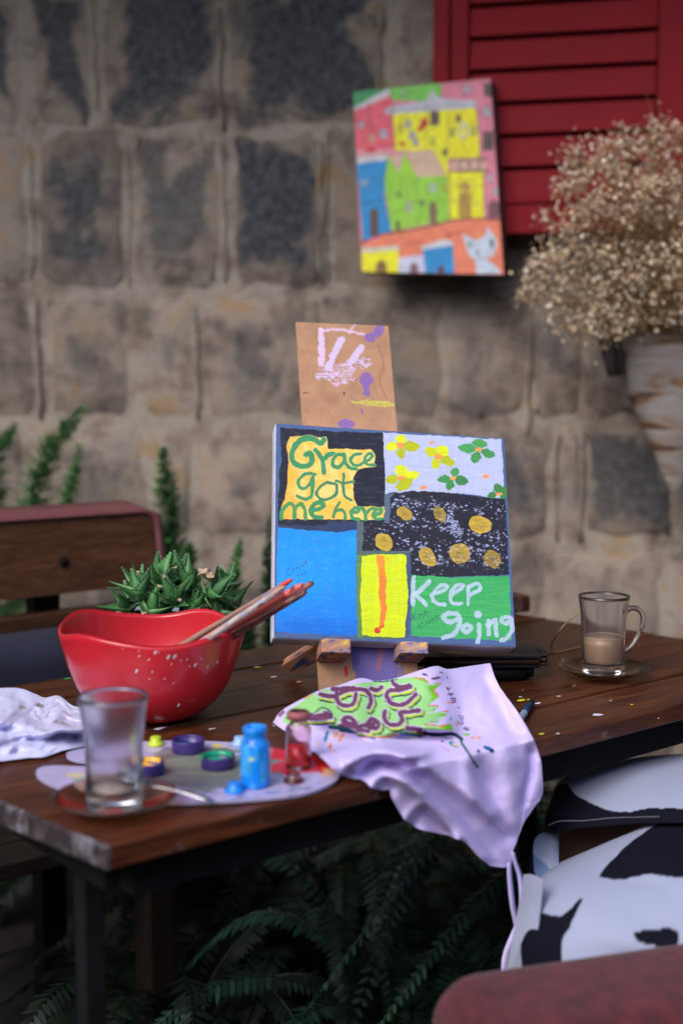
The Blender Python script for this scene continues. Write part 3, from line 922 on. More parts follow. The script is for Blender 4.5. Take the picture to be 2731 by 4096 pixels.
# ================================================================== DRIED FLOWERS AND BARK PLANTER
FY = 2.62
bark_m, nt, b = new_mat('birch_bark')
v = coords(nt)
mpv = node(nt, 'ShaderNodeMapping'); mpv.inputs['Scale'].default_value = (3, 3, 16)
nt.links.new(v, mpv.inputs['Vector'])
n1 = noise(nt, mpv.outputs[0], 1.6, 6, .6, .8)
nt.links.new(ramp(nt, n1, [(0.38, (0.05, 0.025, 0.015)), (0.45, (0.20, 0.11, 0.06)), (0.52, (0.24, 0.21, 0.195)), (0.75, (0.32, 0.30, 0.29))]), b.inputs['Base Color'])
b.inputs['Roughness'].default_value = .8
bump(nt, b, n1, .6, .01)
pl = thing('bark_planter', 'tapered white birch bark planter on the wall holding the dried flowers', 'planter', P(2640, 1900, FY + .05))
a0, a1 = P(2455, 1330, FY + .03), P(2600, 1800, FY + .03)
zt_, zb_ = a0.z, P(2640, 1960, FY + .05).z
cxp = P(2740, 1500, FY).x
V, F = [], []
n = 28; m_ = 12
for j in range(m_):
    t = j / (m_ - 1)
    z = zt_ + (zb_ - zt_) * t
    rr = (cxp - a0.x) * (1 - t) ** .95 + .012
    for i in range(n):
        a = 2 * math.pi * i / n
        w = 1 + .05 * math.sin(3 * a + j) + .03 * rng.uniform(-1, 1)
        V.append((cxp + rr * math.cos(a) * w, FY + .06 + rr * .55 * math.sin(a) * w, z))
for j in range(m_ - 1):
    for i in range(n):
        F.append((j * n + i, j * n + (i + 1) % n, (j + 1) * n + (i + 1) % n, (j + 1) * n + i))
F.append(tuple(range(n)))
mesh_obj('bark_wall', V, F, bark_m, pl)
tw2 = simple('dark_twig', (0.035, 0.024, 0.022), .9, .3, 30, .5, 60)
V, F = tube([P(2410, 1330, FY), P(2430, 1420, FY), P(2452, 1505, FY)], [.012, .0135, .011], 10)
mesh_obj('twig', V, F, tw2, pl)
V, F = tube([P(2445, 1335, FY + .02), P(2475, 1420, FY + .02), P(2480, 1500, FY + .02)], [.010, .011, .009], 10)
mesh_obj('twig', V, F, tw2, pl)
dm_ = paint_mat('dried_petals', .85, 0)
fb = thing('dried_flower_bunch', 'big bunch of tiny dried beige flowers in the bark planter', 'flowers', P(2560, 1345, FY + .04))
root = P(2600, 1420, FY + .05)
r_ = random.Random(5)
ico = bmesh.new(); bmesh.ops.create_icosphere(ico, subdivisions=1, radius=1.0)
iv = np.array([tuple(v_.co) for v_ in ico.verts]); ifc = [tuple(q.index for q in f_.verts) for f_ in ico.faces]; ico.free()
# heads fill an uneven crown; each head is a spray of florets on thin stalks
out = [(2110, 1175), (2120, 1050), (2190, 975), (2235, 880), (2240, 800), (2235, 720), (2330, 640), (2440, 560), (2560, 520), (2700, 480), (2860, 520), (2950, 800), (2950, 1150), (2850, 1330), (2600, 1330), (2420, 1345), (2300, 1330), (2200, 1275)]
op = Paint(np.zeros((1, 2)), (0, 0, 0))
heads = []
while len(heads) < 340:
    x, y = r_.uniform(2100, 2950), r_.uniform(480, 1350)
    op.Q = np.array([[x, y]])
    if op.inside(out)[0]:
        ex = abs((x - 2530) / 430) ** 2 + abs((y - 930) / 430) ** 2
        heads.append(P(x, y, FY + r_.uniform(-1, 1) * .17 * math.sqrt(max(.08, 1 - .9 * ex))))
heads += [P(x, y, FY - .05) for x, y in [(2265, 640), (2290, 615), (2310, 590), (2270, 660), (2325, 690), (2340, 712), (2330, 655), (2185, 855), (2272, 735), (2255, 745), (2130, 1050), (2125, 1165), (2115, 1190), (2220, 1260), (2375, 1348), (2400, 1340)]]
V, F, C, SV, SF = [], [], [], [], []
nf = 0
for h in heads:
    q = root.lerp(h, .55) + Vector((r_.uniform(-.02, .02), r_.uniform(-.02, .02), .015))
    tube(spline([tuple(root + Vector((r_.uniform(-.02, .02), r_.uniform(-.02, .02), 0))), tuple(q), tuple(h)], 7), [.0012, .0011, .001, .0009, .0008, .0007, .0006], 4, False, 1, SV, SF)
    for k in range(r_.randint(12, 24)):
        p = h + Vector((r_.gauss(0, .0155), r_.gauss(0, .0155), r_.gauss(0, .0155)))
        s = r_.choice((.0014, .002, .0026, .0034, .0042)) * r_.uniform(.85, 1.15)
        mt = np.array(Euler((r_.uniform(0, 6), r_.uniform(0, 6), r_.uniform(0, 6))).to_matrix())
        vv_ = (iv * np.array([1, 1, .7]) * np.random.RandomState(nf).uniform(.7, 1.3, (len(iv), 1)) * s) @ mt.T + np.array(p)
        b0 = len(V)
        V += vv_.tolist(); F += [tuple(b0 + q for q in f_) for f_ in ifc]
        br = r_.random()
        c = tuple(x * (.55 + .75 * br) for x in ((.66, .49, .32) if r_.random() < .62 else (.76, .66, .54) if r_.random() < .7 else (.28, .17, .09)))
        C += [c] * len(iv); nf += 1
        if k % 2 == 0:
            tube([h.lerp(root, .06), p], .0005, 3, False, 1, SV, SF)
stuff(mesh_obj('florets', V, F, dm_, fb, False, col=np.array(C)))
stuff(mesh_obj('stems', SV, SF, simple('dry_stems', (0.30, 0.17, 0.07), .9), fb))

# ================================================================== EASEL AND ITS CANVAS
EC = Vector((.0687, 1.6652, .9545))
EX, EN, EU = Vector((.9847, .1601, -.0694)).normalized(), Vector((.1743, -.8827, .4363)).normalized(), Vector((-.0086, .4417, .8971)).normalized()
CW, CH, CD = .3136, .2933, .030
ep = lambda x, u, d=0.0: EC + EX * x + EU * u + EN * d       # d > 0 towards the viewer
z3 = lambda x, y: (1050 + x * .66964, 1250 + y * .66964)
easel = thing('tabletop_easel', 'small fibreboard tabletop easel smeared with purple and pink paint', 'easel', (0.05, 1.66, TZ))
# -- board
NB_U, NB_V = 110, 420
bq = [(-.1262, .3200), (.0062, .3256), (.0372, -.2300), (-.0930, -.2300)]
bpx = []
for (x, u) in bq:
    p = ep(x, u, -.032) - EYE
    d = p.y * math.cos(PITCH) - p.z * math.sin(PITCH); up = p.y * math.sin(PITCH) + p.z * math.cos(PITCH)
    bpx.append(((CX + FPX * p.x / d - 1050) / .66964, (CY - FPX * up / d - 1250) / .66964))
uu, vv = np.meshgrid(np.linspace(0, 1, NB_U), np.linspace(0, 1, NB_V))
hp = np.stack([uu.ravel(), vv.ravel(), np.ones(uu.size)], 1) @ homography([(0, 0), (1, 0), (1, 1), (0, 1)], bpx).T
pb = Paint(hp[:, :2] / hp[:, 2:], (172, 128, 96), 9, 26)
pb.grain(.20, 60, 60, 2); pb.grain(.12, 6, 6, 9)
pb.blob(410, 520, 90, 60, (140, 92, 68), 0, .5, .8)
pb.stroke([(690, 190), (720, 300), (700, 420), (735, 520)], 8, (130, 86, 62), .6)
lil = (214, 184, 216)
pb.stroke([(345, 105), (352, 200), (350, 310)], 36, lil, .92)
pb.stroke([(470, 165), (430, 240), (395, 330)], 40, (206, 184, 220), .92)
pb.stroke([(585, 215), (545, 275), (520, 300)], 40, (208, 186, 220), .85)
pb.stroke([(340, 105), (470, 105), (610, 132)], 16, lil, .75); pb.stroke([(520, 108), (560, 70), (620, 55)], 12, lil, .6)
g = fbm(pb.P[:, 0] / 22, pb.P[:, 1] / 5, 4, 3)
for pts in ([(350, 380), (430, 350), (560, 320), (620, 300)], [(370, 350), (440, 410), (520, 385)]):
    pb.mix((pb.dist(pts) < 34) & (g > .52), (206, 184, 222), .85)
pur = (126, 92, 160)
for (x, y, rx, ry, an) in [(690, 115, 30, 40, .5), (645, 152, 34, 32, 0), (618, 405, 42, 44, 0), (620, 460, 20, 50, 0), (500, 672, 52, 28, 0), (595, 600, 7, 20, 0)]:
    pb.blob(x, y, rx, ry, pur, an, .93)
pb.mix((pb.dist([(520, 540), (770, 555)]) < 16 * np.clip((pb.P[:, 0] - 480) / 150, 0, 1)) & (g > .40), (196, 196, 70), .75)
pb.blob(485, 488, 6, 10, (70, 45, 40)); pb.stroke([(245, 485), (275, 487)], 7, (150, 60, 50))
# lower end, below the canvas
pb.poly([(520, 1980), (815, 1990), (810, 2120), (790, 2220), (690, 2240), (560, 2200), (530, 2080)], (98, 86, 158), .95)
pb.stroke([(700, 1990), (705, 2040), (690, 2130)], 34, (150, 92, 110), .8); pb.stroke([(560, 1990), (555, 2100)], 40, (70, 70, 150), .6)
pb.blob(500, 2150, 14, 32, (190, 40, 40)); pb.blob(810, 2200, 30, 90, (86, 82, 150), .2, .7)
pbm = paint_mat('fibreboard', .7, .25, 350)
V = [tuple((ep(*bq[0], -.032) * float((1 - a) * (1 - c)) + ep(*bq[1], -.032) * float(a * (1 - c)) + ep(*bq[2], -.032) * float(a * c) + ep(*bq[3], -.032) * float((1 - a) * c))) for a, c in zip(uu.ravel(), vv.ravel())]
F = [(j * NB_U + i, (j + 1) * NB_U + i, (j + 1) * NB_U + i + 1, j * NB_U + i + 1) for j in range(NB_V - 1) for i in range(NB_U - 1)]
nb = len(V)
cor = [0, NB_U - 1, NB_U * NB_V - 1, NB_U * (NB_V - 1)]
colb = pb.c
V += [tuple(Vector(V[k]) - EN * .0002) for k in cor] + [tuple(Vector(V[k]) - EN * .0055) for k in cor]
F += [(nb, nb + 4, nb + 5, nb + 1), (nb + 1, nb + 5, nb + 6, nb + 2), (nb + 2, nb + 6, nb + 7, nb + 3), (nb + 3, nb + 7, nb + 4, nb), (nb + 4, nb + 7, nb + 6, nb + 5)]
colb = np.vstack([colb, np.tile(lin(190, 150, 112), (8, 1))])
mesh_obj('back_board', V, F, pbm, easel, False, col=colb)
# -- ledge blocks and rear legs
def basis(o, x, y, z):
    return Matrix(((x.x, y.x, z.x, o.x), (x.y, y.y, z.y, o.y), (x.z, y.z, z.z, o.z), (0, 0, 0, 1)))
def col_box(name, lo, hi, M, base, spots, parent, bev=.0015, rough=.7):
    """bevelled block with paint smears as point colours"""
    bm = bmesh.new(); bmesh.ops.create_cube(bm, size=1)
    bmesh.ops.bevel(bm, geom=bm.edges[:], offset=.04, segments=2, affect='EDGES')
    bmesh.ops.subdivide_edges(bm, edges=bm.edges[:], cuts=5, use_grid_fill=True)
    v = np.array([tuple(q.co) for q in bm.verts]); fs = [tuple(q.index for q in f_.verts) for f_ in bm.faces]; bm.free()
    w = v * (np.array(hi) - np.array(lo)) + (np.array(lo) + np.array(hi)) / 2
    c = np.tile(lin(*base), (len(v), 1)) * (0.75 + .5 * fbm(v[:, 0] * 6 + 9, v[:, 1] * 5 + v[:, 2] * 7, len(name), 3))[:, None]
    for k, (col, th) in enumerate(spots):
        m_ = fbm(v[:, 0] * 5 + k * 7.7, v[:, 2] * 5 + v[:, 1] * 3 + k, 31 + k, 3) > th
        c[m_] = lin(*col)
    W = [tuple(M @ Vector(q)) for q in w]
    return mesh_obj(name, W, fs, pbm, parent, False, col=c)
ME = basis(EC, EX, EN, EU)
col_box('ledge_block', (-.0985, -.0315, -.1675), (-.0620, .016, -.1490), ME, (178, 132, 106), [((216, 150, 120), .6), ((60, 70, 150), .68), ((220, 190, 60), .72)], easel)
col_box('ledge_block', (.0015, -.0315, -.1645), (.0370, .016, -.1490), ME, (176, 140, 120), [((200, 150, 140), .6), ((40, 90, 180), .66), ((225, 180, 70), .70), ((90, 70, 140), .66)], easel)
def strip(p0, p1, w, th, up, name, base, spots):
    x = (p1 - p0); L = x.length; x.normalize()
    y = up.cross(x).normalized(); z = x.cross(y)
    return col_box(name, (0, -w / 2, -th / 2), (L, w / 2, th / 2), basis(p0, x, y, z), base, spots, easel)
strip(Vector((-.072, 1.735, TZ + .012)), ep(-.066, -.130, -.046), .022, .014, Vector((0, 1, .3)), 'rear_leg', (176, 124, 96), [((220, 160, 130), .62), ((40, 60, 110), .72)])
strip(Vector((.14, 1.90, TZ + .012)), ep(.0, .02, -.046), .022, .012, Vector((0, 1, .3)), 'rear_leg', (170, 122, 92), [((220, 160, 130), .66)])
# -- the canvas itself
canvas = thing('easel_painting', 'patchwork canvas lettered Grace got me here and Keep going on the easel', 'painting', tuple(ep(0, -CH / 2, -.01)))
NU, NV = 520, 490
uu, vv = np.meshgrid(np.linspace(0, 1, NU), np.linspace(0, 1, NV))
cq = [(75, 668), (1441, 749), (1508, 2003), (72, 1936)]
hp = np.stack([uu.ravel(), vv.ravel(), np.ones(uu.size)], 1) @ homography([(0, 0), (1, 0), (1, 1), (0, 1)], cq).T
pa = Paint(hp[:, :2] / hp[:, 2:], (74, 100, 148), 7, 34)
navy, grn = (26, 28, 48), (62, 148, 92)
X_, Y_ = pa.P[:, 0], pa.P[:, 1]
pa.poly([(104, 692), (440, 712), (716, 720), (724, 1085), (724, 1260), (560, 1262), (560, 1300), (90, 1285), (96, 960), (108, 900), (104, 780)], navy)
pa.poly([(92, 1235), (560, 1258), (560, 1310), (430, 1318), (90, 1290)], (44, 58, 96)); pa.rect(92, 1236, 380, 1275, navy)
# white flower panel
pa.poly([(714, 718), (1430, 756), (1446, 1118), (1280, 1095), (1080, 1075), (880, 1070), (726, 1088)], (190, 198, 232))
# starry panel
pa.poly([(742, 1082), (900, 1070), (1080, 1076), (1300, 1105), (1450, 1112), (1470, 1575), (880, 1590), (870, 1430), (590, 1425), (590, 1255), (742, 1262)], (30, 28, 46))
pa.poly([(722, 1090), (780, 1085), (756, 1110), (752, 1262), (722, 1262)], (88, 106, 128)); pa.poly([(556, 1248), (600, 1246), (592, 1425), (556, 1425)], (86, 104, 112))
# blue panel
gx = np.clip((Y_ - 1290) / 640, 0, 1)
pa.poly([(90, 1288), (430, 1318), (556, 1306), (552, 1600), (560, 1932), (80, 1905)], (10, 148, 246))
mB = pa.inside([(90, 1288), (430, 1318), (556, 1306), (552, 1600), (560, 1932), (80, 1905)])
pa.mix(mB * np.clip((gx - .55) * 2.2 + .5 * (fbm(X_ / 220, Y_ / 60, 8, 3) - .5), 0, 1), (8, 106, 216), .85)
pa.mix(mB * np.clip(fbm(X_ / 130, Y_ / 200, 18, 3) * 2 - 1.0, 0, 1), (40, 168, 250), .8)
# yellow panel with olive borders
pa.poly([(552, 1425), (875, 1432), (862, 1580), (860, 1950), (560, 1950)], (84, 108, 92))
pa.poly([(556, 1450), (590, 1450), (580, 1700), (592, 1945), (560, 1945)], (96, 140, 76)); pa.poly([(845, 1440), (880, 1440), (876, 1700), (866, 1950), (840, 1950)], (66, 86, 116))
pa.poly([(588, 1455), (690, 1450), (848, 1450), (862, 1700), (842, 1944), (592, 1930), (580, 1700)], (216, 232, 8))
# green panel
pa.poly([(878, 1575), (1130, 1588), (1470, 1580), (1484, 1968), (1100, 1948), (882, 1932)], (58, 172, 96))
mG = pa.inside([(878, 1575), (1130, 1588), (1470, 1580), (1484, 1968), (1100, 1948), (882, 1932)])
pa.mix(mG * (fbm(X_ / 160, Y_ / 12, 6, 3) > .55), (74, 186, 100), .5)
# orange drip
pa.poly([(672, 1456), (724, 1458), (728, 1560), (736, 1640), (728, 1700), (736, 1780), (722, 1830), (716, 1880), (690, 1890), (700, 1780), (690, 1700), (688, 1560)], (246, 150, 40))
pa.poly([(690, 1560), (734, 1600), (728, 1700), (734, 1800), (716, 1880), (694, 1885), (702, 1780), (690, 1680)], (240, 128, 52), .8)
pa.blob(684, 1902, 20, 18, (214, 52, 30)); pa.stroke([(715, 1868), (690, 1895)], 12, (228, 96, 50)); pa.blob(742, 1478, 8, 9, (244, 170, 40))
# amber patch behind the first lettering
amber = [(160, 745), (375, 748), (385, 820), (640, 822), (668, 850), (655, 920), (560, 940), (535, 990), (535, 1120), (560, 1160), (722, 1165), (718, 1242), (100, 1238), (110, 1170), (140, 1080), (150, 900), (140, 800)]
pa.poly(amber, (250, 218, 120))
mA = pa.inside(amber)
pa.mix(mA * np.clip((fbm(X_ / 70, Y_ / 60, 14, 3) - .42) * 5, 0, 1), (250, 196, 70), .9)
pa.mix(mA * np.clip((260 - X_ + 160 * (fbm(X_ / 50, Y_ / 60, 15, 3) - .5)) / 120, 0, 1), (246, 180, 50), .8)
def letters(strokes, w, col, halo=None, a=1.0):
    if halo:
        for pts in strokes: pa.stroke(pts, w + 9, halo, .45)
    for pts in strokes: pa.stroke(pts, w, col, a)
s6 = lambda L: [[(75 + x * .5236, 597.3 + y * .5236) for x, y in pts] for pts in L]   # second close-up -> canvas units
grace = s6([[(540, 320), (500, 355), (420, 310), (320, 310), (230, 370), (185, 470), (190, 560), (240, 610), (330, 620), (395, 590), (410, 530), (385, 470), (345, 485)]])
letters(grace, 34, grn, (205, 215, 150))
letters(s6([[(450, 435), (500, 500), (530, 580), (550, 700)], [(555, 530), (600, 490), (660, 475)]]), 27, grn, (205, 215, 150))
letters(s6([[(775, 485), (700, 490), (645, 550), (650, 620), (710, 635), (765, 580), (775, 490)], [(775, 490), (790, 580), (840, 635), (910, 645)]]), 22, grn, (205, 215, 150))
letters(s6([[(965, 478), (900, 485), (850, 540), (880, 600), (960, 600), (1000, 570)], [(1010, 560), (1060, 540), (1100, 490), (1050, 475), (1010, 530), (1030, 590), (1110, 600)]]), 18, grn, (205, 215, 150))
letters(s6([[(450, 710), (370, 705), (290, 740), (250, 800), (270, 860), (330, 870), (390, 830), (415, 760), (425, 730), (415, 860), (415, 950), (370, 995), (290, 985), (240, 955)]]), 19, grn, (215, 205, 130))
letters(s6([[(590, 805), (510, 840), (465, 910), (490, 985), (580, 1000), (660, 965), (695, 890), (680, 825), (590, 805)], [(768, 710), (768, 850), (785, 960), (850, 1010)], [(690, 790), (770, 810), (880, 800)]]), 17, (66, 132, 92), (215, 205, 130))
letters(s6([[(65, 1210), (85, 1120), (150, 1050), (205, 1090), (215, 1215)], [(215, 1120), (270, 1050), (320, 1080), (345, 1215)]]), 24, (76, 152, 84))
letters(s6([[(400, 1130), (500, 1100), (545, 1060), (490, 1030), (420, 1070), (405, 1150), (440, 1200), (525, 1205)]]), 26, grn)
letters(s6([[(720, 1030), (680, 1100), (660, 1200)], [(670, 1130), (740, 1115), (785, 1150), (780, 1220)]]), 18, grn)
letters(s6([[(870, 1150), (930, 1140), (950, 1100), (890, 1105), (855, 1160), (870, 1215), (940, 1225)], [(985, 1090), (1010, 1150), (1025, 1225)], [(1030, 1150), (1080, 1110), (1130, 1105)], [(1120, 1180), (1190, 1150), (1195, 1105), (1140, 1120), (1110, 1180), (1140, 1220), (1215, 1215)]]), 21, (70, 154, 96))
# daisies
def flower(cx, cy, pet, col, core, cw=18, ch=12):
    for (dx, dy, w) in pet:
        w *= 1.25
        L = math.hypot(dx, dy); ux, uy = dx / L, dy / L; px, py = -uy, ux
        pa.poly([(cx, cy), (cx + dx * .45 + px * w, cy + dy * .45 + py * w), (cx + dx * .8 + px * w * .75, cy + dy * .8 + py * w * .75), (cx + dx, cy + dy), (cx + dx * .85 - px * w * .6, cy + dy * .85 - py * w * .6), (cx + dx * .45 - px * w, cy + dy * .45 - py * w)], tuple(int(q * (.93 + .09 * ((int(dx) * 7 + int(dy)) % 3 - 1))) for q in col))
    pa.blob(cx, cy, cw, ch, core)
ye, gr2, oc = (222, 230, 18), (74, 160, 84), (244, 160, 84)
flower(815, 795, [(10, -68, 30), (122, 10, 28), (8, 82, 24), (-92, 10, 24)], ye, oc, 24, 16)
flower(1045, 862, [(-82, -52, 26), (40, -68, 34), (98, 46, 26), (-26, 78, 26)], ye, oc, 24, 16)
flower(820, 990, [(-2, -80, 34), (112, -26, 24), (36, 72, 48), (-98, 14, 24)], ye, oc, 24, 12)
flower(1288, 818, [(10, -68, 40), (102, 40, 26), (-30, 88, 26), (-126, -16, 26)], gr2, oc, 22, 12)
flower(1132, 992, [(22, -68, 22), (96, 24, 26), (-30, 76, 22), (-98, 12, 22)], gr2, oc, 20, 12)
flower(1412, 1084, [(-20, -64, 26), (60, -30, 26), (-74, 14, 16), (40, 20, 18)], gr2, oc, 20, 9)
for (x, y, rx, ry, an) in [(1004, 774, 17, 8, -.3), (952, 1050, 21, 12, -.1), (1333, 981, 21, 13, 0)]:
    pa.blob(x, y, rx, ry, (250, 158, 96), an)
# thumb prints and white spatter
mS = pa.inside([(742, 1090), (1450, 1118), (1468, 1565), (882, 1580), (872, 1428), (598, 1420), (598, 1262), (742, 1262)])
rs = np.random.RandomState(4)
spl = np.zeros(len(X_), bool)
band = [[(740, 1150), (980, 1140), (1450, 1200)], [(700, 1300), (900, 1240), (1180, 1330), (1450, 1330)], [(800, 1380), (1080, 1420), (1440, 1400)], [(900, 1500), (1100, 1480), (1450, 1500)], [(1090, 1200), (1170, 1320)]]
for k in range(760):
    if k < 420:
        bb = band[rs.randint(len(band))]; t = rs.rand(); i = min(int(t * (len(bb) - 1)), len(bb) - 2); f_ = t * (len(bb) - 1) - i
        x = bb[i][0] * (1 - f_) + bb[i + 1][0] * f_ + rs.randn() * 26; y = bb[i][1] * (1 - f_) + bb[i + 1][1] * f_ + rs.randn() * 22
        r1, r2 = rs.uniform(2, 12), rs.uniform(1.8, 5.5)
    else:
        x, y = rs.uniform(600, 1470), rs.uniform(1090, 1580); r1 = r2 = rs.uniform(1.2, 3.2)
    s_ = np.abs(Y_ - y) < 12
    an = rs.uniform(-.6, .5)
    dx, dy = X_[s_] - x, Y_[s_] - y
    spl[s_] |= np.hypot((dx * math.cos(an) + dy * math.sin(an)) / r1, (-dx * math.sin(an) + dy * math.cos(an)) / r2) < 1
pa.mix(spl & mS, (166, 172, 212), .92)
for (x, y, rx, ry, an, k) in [(842, 1205, 52, 36, .5, .75), (1054, 1206, 34, 48, -.5, .45), (1296, 1272, 72, 52, .2, 1.), (718, 1376, 46, 60, -.7, 1.), (980, 1465, 44, 62, -.6, .8), (1172, 1445, 62, 62, .7, .6), (1368, 1478, 48, 58, -.5, .35)]:
    mk = np.zeros(len(X_))
    c_, s_ = math.cos(an), math.sin(an)
    dx, dy = pa.Q[:, 0] - x, pa.Q[:, 1] - y
    d = np.hypot((dx * c_ + dy * s_) / rx, (-dx * s_ + dy * c_) / ry)
    pa.mix((d < 1) * np.clip(.45 + .55 * k - .9 * np.abs(fbm(X_ / 40, Y_ / 12, 44, 3) - .5) - .25 * (1 - d), 0, 1), (216, 180, 58))
# keep going
wh = (186, 206, 226)
letters([[(895, 1590), (892, 1680), (890, 1750)], [(985, 1612), (935, 1660), (905, 1690)], [(905, 1680), (940, 1720), (970, 1750)]], 26, wh, None, .9)
letters([[(1005, 1690), (1070, 1670), (1100, 1640), (1060, 1635), (1015, 1680), (1020, 1735), (1080, 1750)], [(1120, 1690), (1175, 1660), (1195, 1632), (1150, 1640), (1115, 1690), (1125, 1740), (1180, 1745)], [(1225, 1640), (1222, 1750)], [(1225, 1640), (1280, 1625), (1290, 1660), (1235, 1690)]], 22, wh, None, .88)
letters([[(1155, 1805), (1100, 1800), (1070, 1830), (1110, 1850), (1160, 1840), (1165, 1815), (1170, 1870), (1130, 1930), (1070, 1945)], [(1215, 1870), (1190, 1890), (1215, 1915), (1240, 1890), (1215, 1870)], [(1285, 1870), (1290, 1930), (1280, 1975)], [(1345, 1850), (1345, 1930)], [(1345, 1870), (1385, 1845), (1390, 1930)], [(1465, 1830), (1430, 1830), (1430, 1860), (1465, 1860), (1475, 1835), (1485, 1900), (1450, 1955), (1420, 1960)]], 26, wh, None, .85)
pa.blob(1282, 1808, 24, 22, wh, 0, .9)
# faint pencil notes
pencil = lambda L, w, c: [pa.stroke(q, w, c, .75) for q in L]
pencil([[(165, 1530), (140, 1550), (150, 1575), (175, 1560)], [(180, 1560), (185, 1535), (200, 1525)], [(205, 1530), (215, 1515), (222, 1540)], [(240, 1495), (228, 1510), (240, 1520)], [(245, 1500), (258, 1485), (248, 1510), (262, 1495)], [(205, 1575), (215, 1565), (222, 1600), (205, 1610)], [(230, 1570), (240, 1560), (236, 1580)], [(250, 1540), (256, 1565)]], 4.5, (20, 70, 150))
pencil([[(885, 1795), (892, 1840)], [(915, 1795), (890, 1820), (915, 1835)], [(925, 1815), (940, 1805), (930, 1830)], [(945, 1805), (958, 1800), (950, 1825)], [(962, 1785), (970, 1820)], [(962, 1785), (978, 1790), (968, 1800)], [(950, 1855), (925, 1870), (945, 1890), (960, 1870)], [(970, 1850), (965, 1870), (985, 1860)], [(992, 1840), (996, 1865)], [(1005, 1860), (1010, 1830), (1022, 1850)], [(1045, 1815), (1028, 1825), (1045, 1840)]], 4.5, (34, 80, 80))
wx, wy = X_ + 40 * fbm(X_ / 120, Y_ / 120, 91, 2), Y_ + 40 * fbm(X_ / 110, Y_ / 130, 92, 2)
drag = .6 * fbm(wx / 90, wy / 5.5, 93, 3) + .4 * fbm(wx / 6, wy / 110, 94, 3)
pa.c *= (1 + .42 * (drag - .5))[:, None]
thin = np.clip((fbm(wx / 45, wy / 12, 95, 3) - .60) * 5, 0, 1) * .07
pa.c = pa.c * (1 - thin[:, None]) + np.array(lin(170, 172, 190)) * thin[:, None]
pa.c = np.clip(pa.c * .88, 0, 1)
cm = paint_mat('canvas_paint', .55, .55, 1100, Specular_IOR_Level=.35)
V = np.array(EC)[None] + ((uu.ravel() - .5) * CW)[:, None] * np.array(EX)[None] + ((.5 - vv.ravel()) * CH)[:, None] * np.array(EU)[None]
rel = .0004 * fbm(X_ / 30, Y_ / 14, 51, 3)
V = V + rel[:, None] * np.array(EN)[None]
F = grid_faces(NU, NV)
mesh_obj('painted_face', V, F, cm, canvas, True, col=pa.c)
sidem = simple('primed_canvas', (.56, .56, .68), .75, .15, 30, .2, 400)
bm = bmesh.new(); rbox(bm, (-CW / 2 - .001, -CD, -CH / 2 - .001), (CW / 2 + .001, -.0008, CH / 2 + .001), .0025, 2, basis(EC, EX, EN, EU))
bm_obj('canvas_side', bm, sidem, canvas, False, origin=canvas.location)

# ================================================================== RED BOWL
BC = Vector((-.226, 1.512, TZ))
prof = [(.0002, .0012), (.030, .0012), (.046, .003), (.058, .008), (.074, .020), (.088, .038), (.0975, .062), (.1035, .085), (.1075, .106)]
ph = [(0, -4), (31, -6), (45, 14), (62, 26), (90, -14), (128, 9), (152, 42), (178, 20), (203, -12), (225, 27), (262, 4), (286, -15), (327, 14)]
xs = [a - 360 for a, _ in ph] + [a for a, _ in ph] + [a + 360 for a, _ in ph]
ys = [q for _, q in ph] * 3
def rim(a):
    s = 0
    for k in (-12, -6, 0, 6, 12):
        s += np.interp(math.degrees(a) % 360 + k, xs, ys)
    return s / 5 / 3400
PS = spline([(r, z) for r, z in prof], 34)
n = 120; V, F = [], []
inner = [(r - .0032 if r > .004 else r, z + .0032) for r, z in PS[1:]]
for i in range(n):
    a = 2 * math.pi * i / n
    dz = rim(a)
    for L in (PS, inner[::-1]):
        for r, z in L:
            k = max(0, z / .106)
            V.append((BC.x + (r + .0035 * k * k * math.cos(2 * a)) * math.cos(a), BC.y + (r + .0035 * k * k * math.cos(2 * a)) * math.sin(a), BC.z + z + dz * k ** 2 * 1.15))
m_ = len(PS) + len(inner)
for i in range(n):
    j = (i + 1) % n
    for k in range(m_ - 1):
        F.append((i * m_ + k, j * m_ + k, j * m_ + k + 1, i * m_ + k + 1))
bowl = thing('red_bowl', 'red plastic bowl with a wavy rim flecked with white paint', 'bowl', BC)
redb = simple('red_plastic', (0.50, 0.016, 0.026), .27, .10, 18, .05, 120, Coat_Weight=.15)
bo = mesh_obj('bowl_shell', V, F, redb, bowl)
V, F = [], []
def bowl_pt(a, z):
    r = np.interp(z, [p[1] for p in PS[2:]], [p[0] for p in PS[2:]])
    k = z / .106
    rr = r + .0035 * k * k * math.cos(2 * a) + .0003
    return Vector((BC.x + rr * math.cos(a), BC.y + rr * math.sin(a), BC.z + z + rim(a) * k ** 2 * 1.15))
GG = [(bowl_pt(R(ai), zi / 1000), R(ai)) for ai in range(180, 361, 2) for zi in range(6, 105, 3)]
GP, GA = np.array([tuple(q[0]) for q in GG]), [q[1] for q in GG]
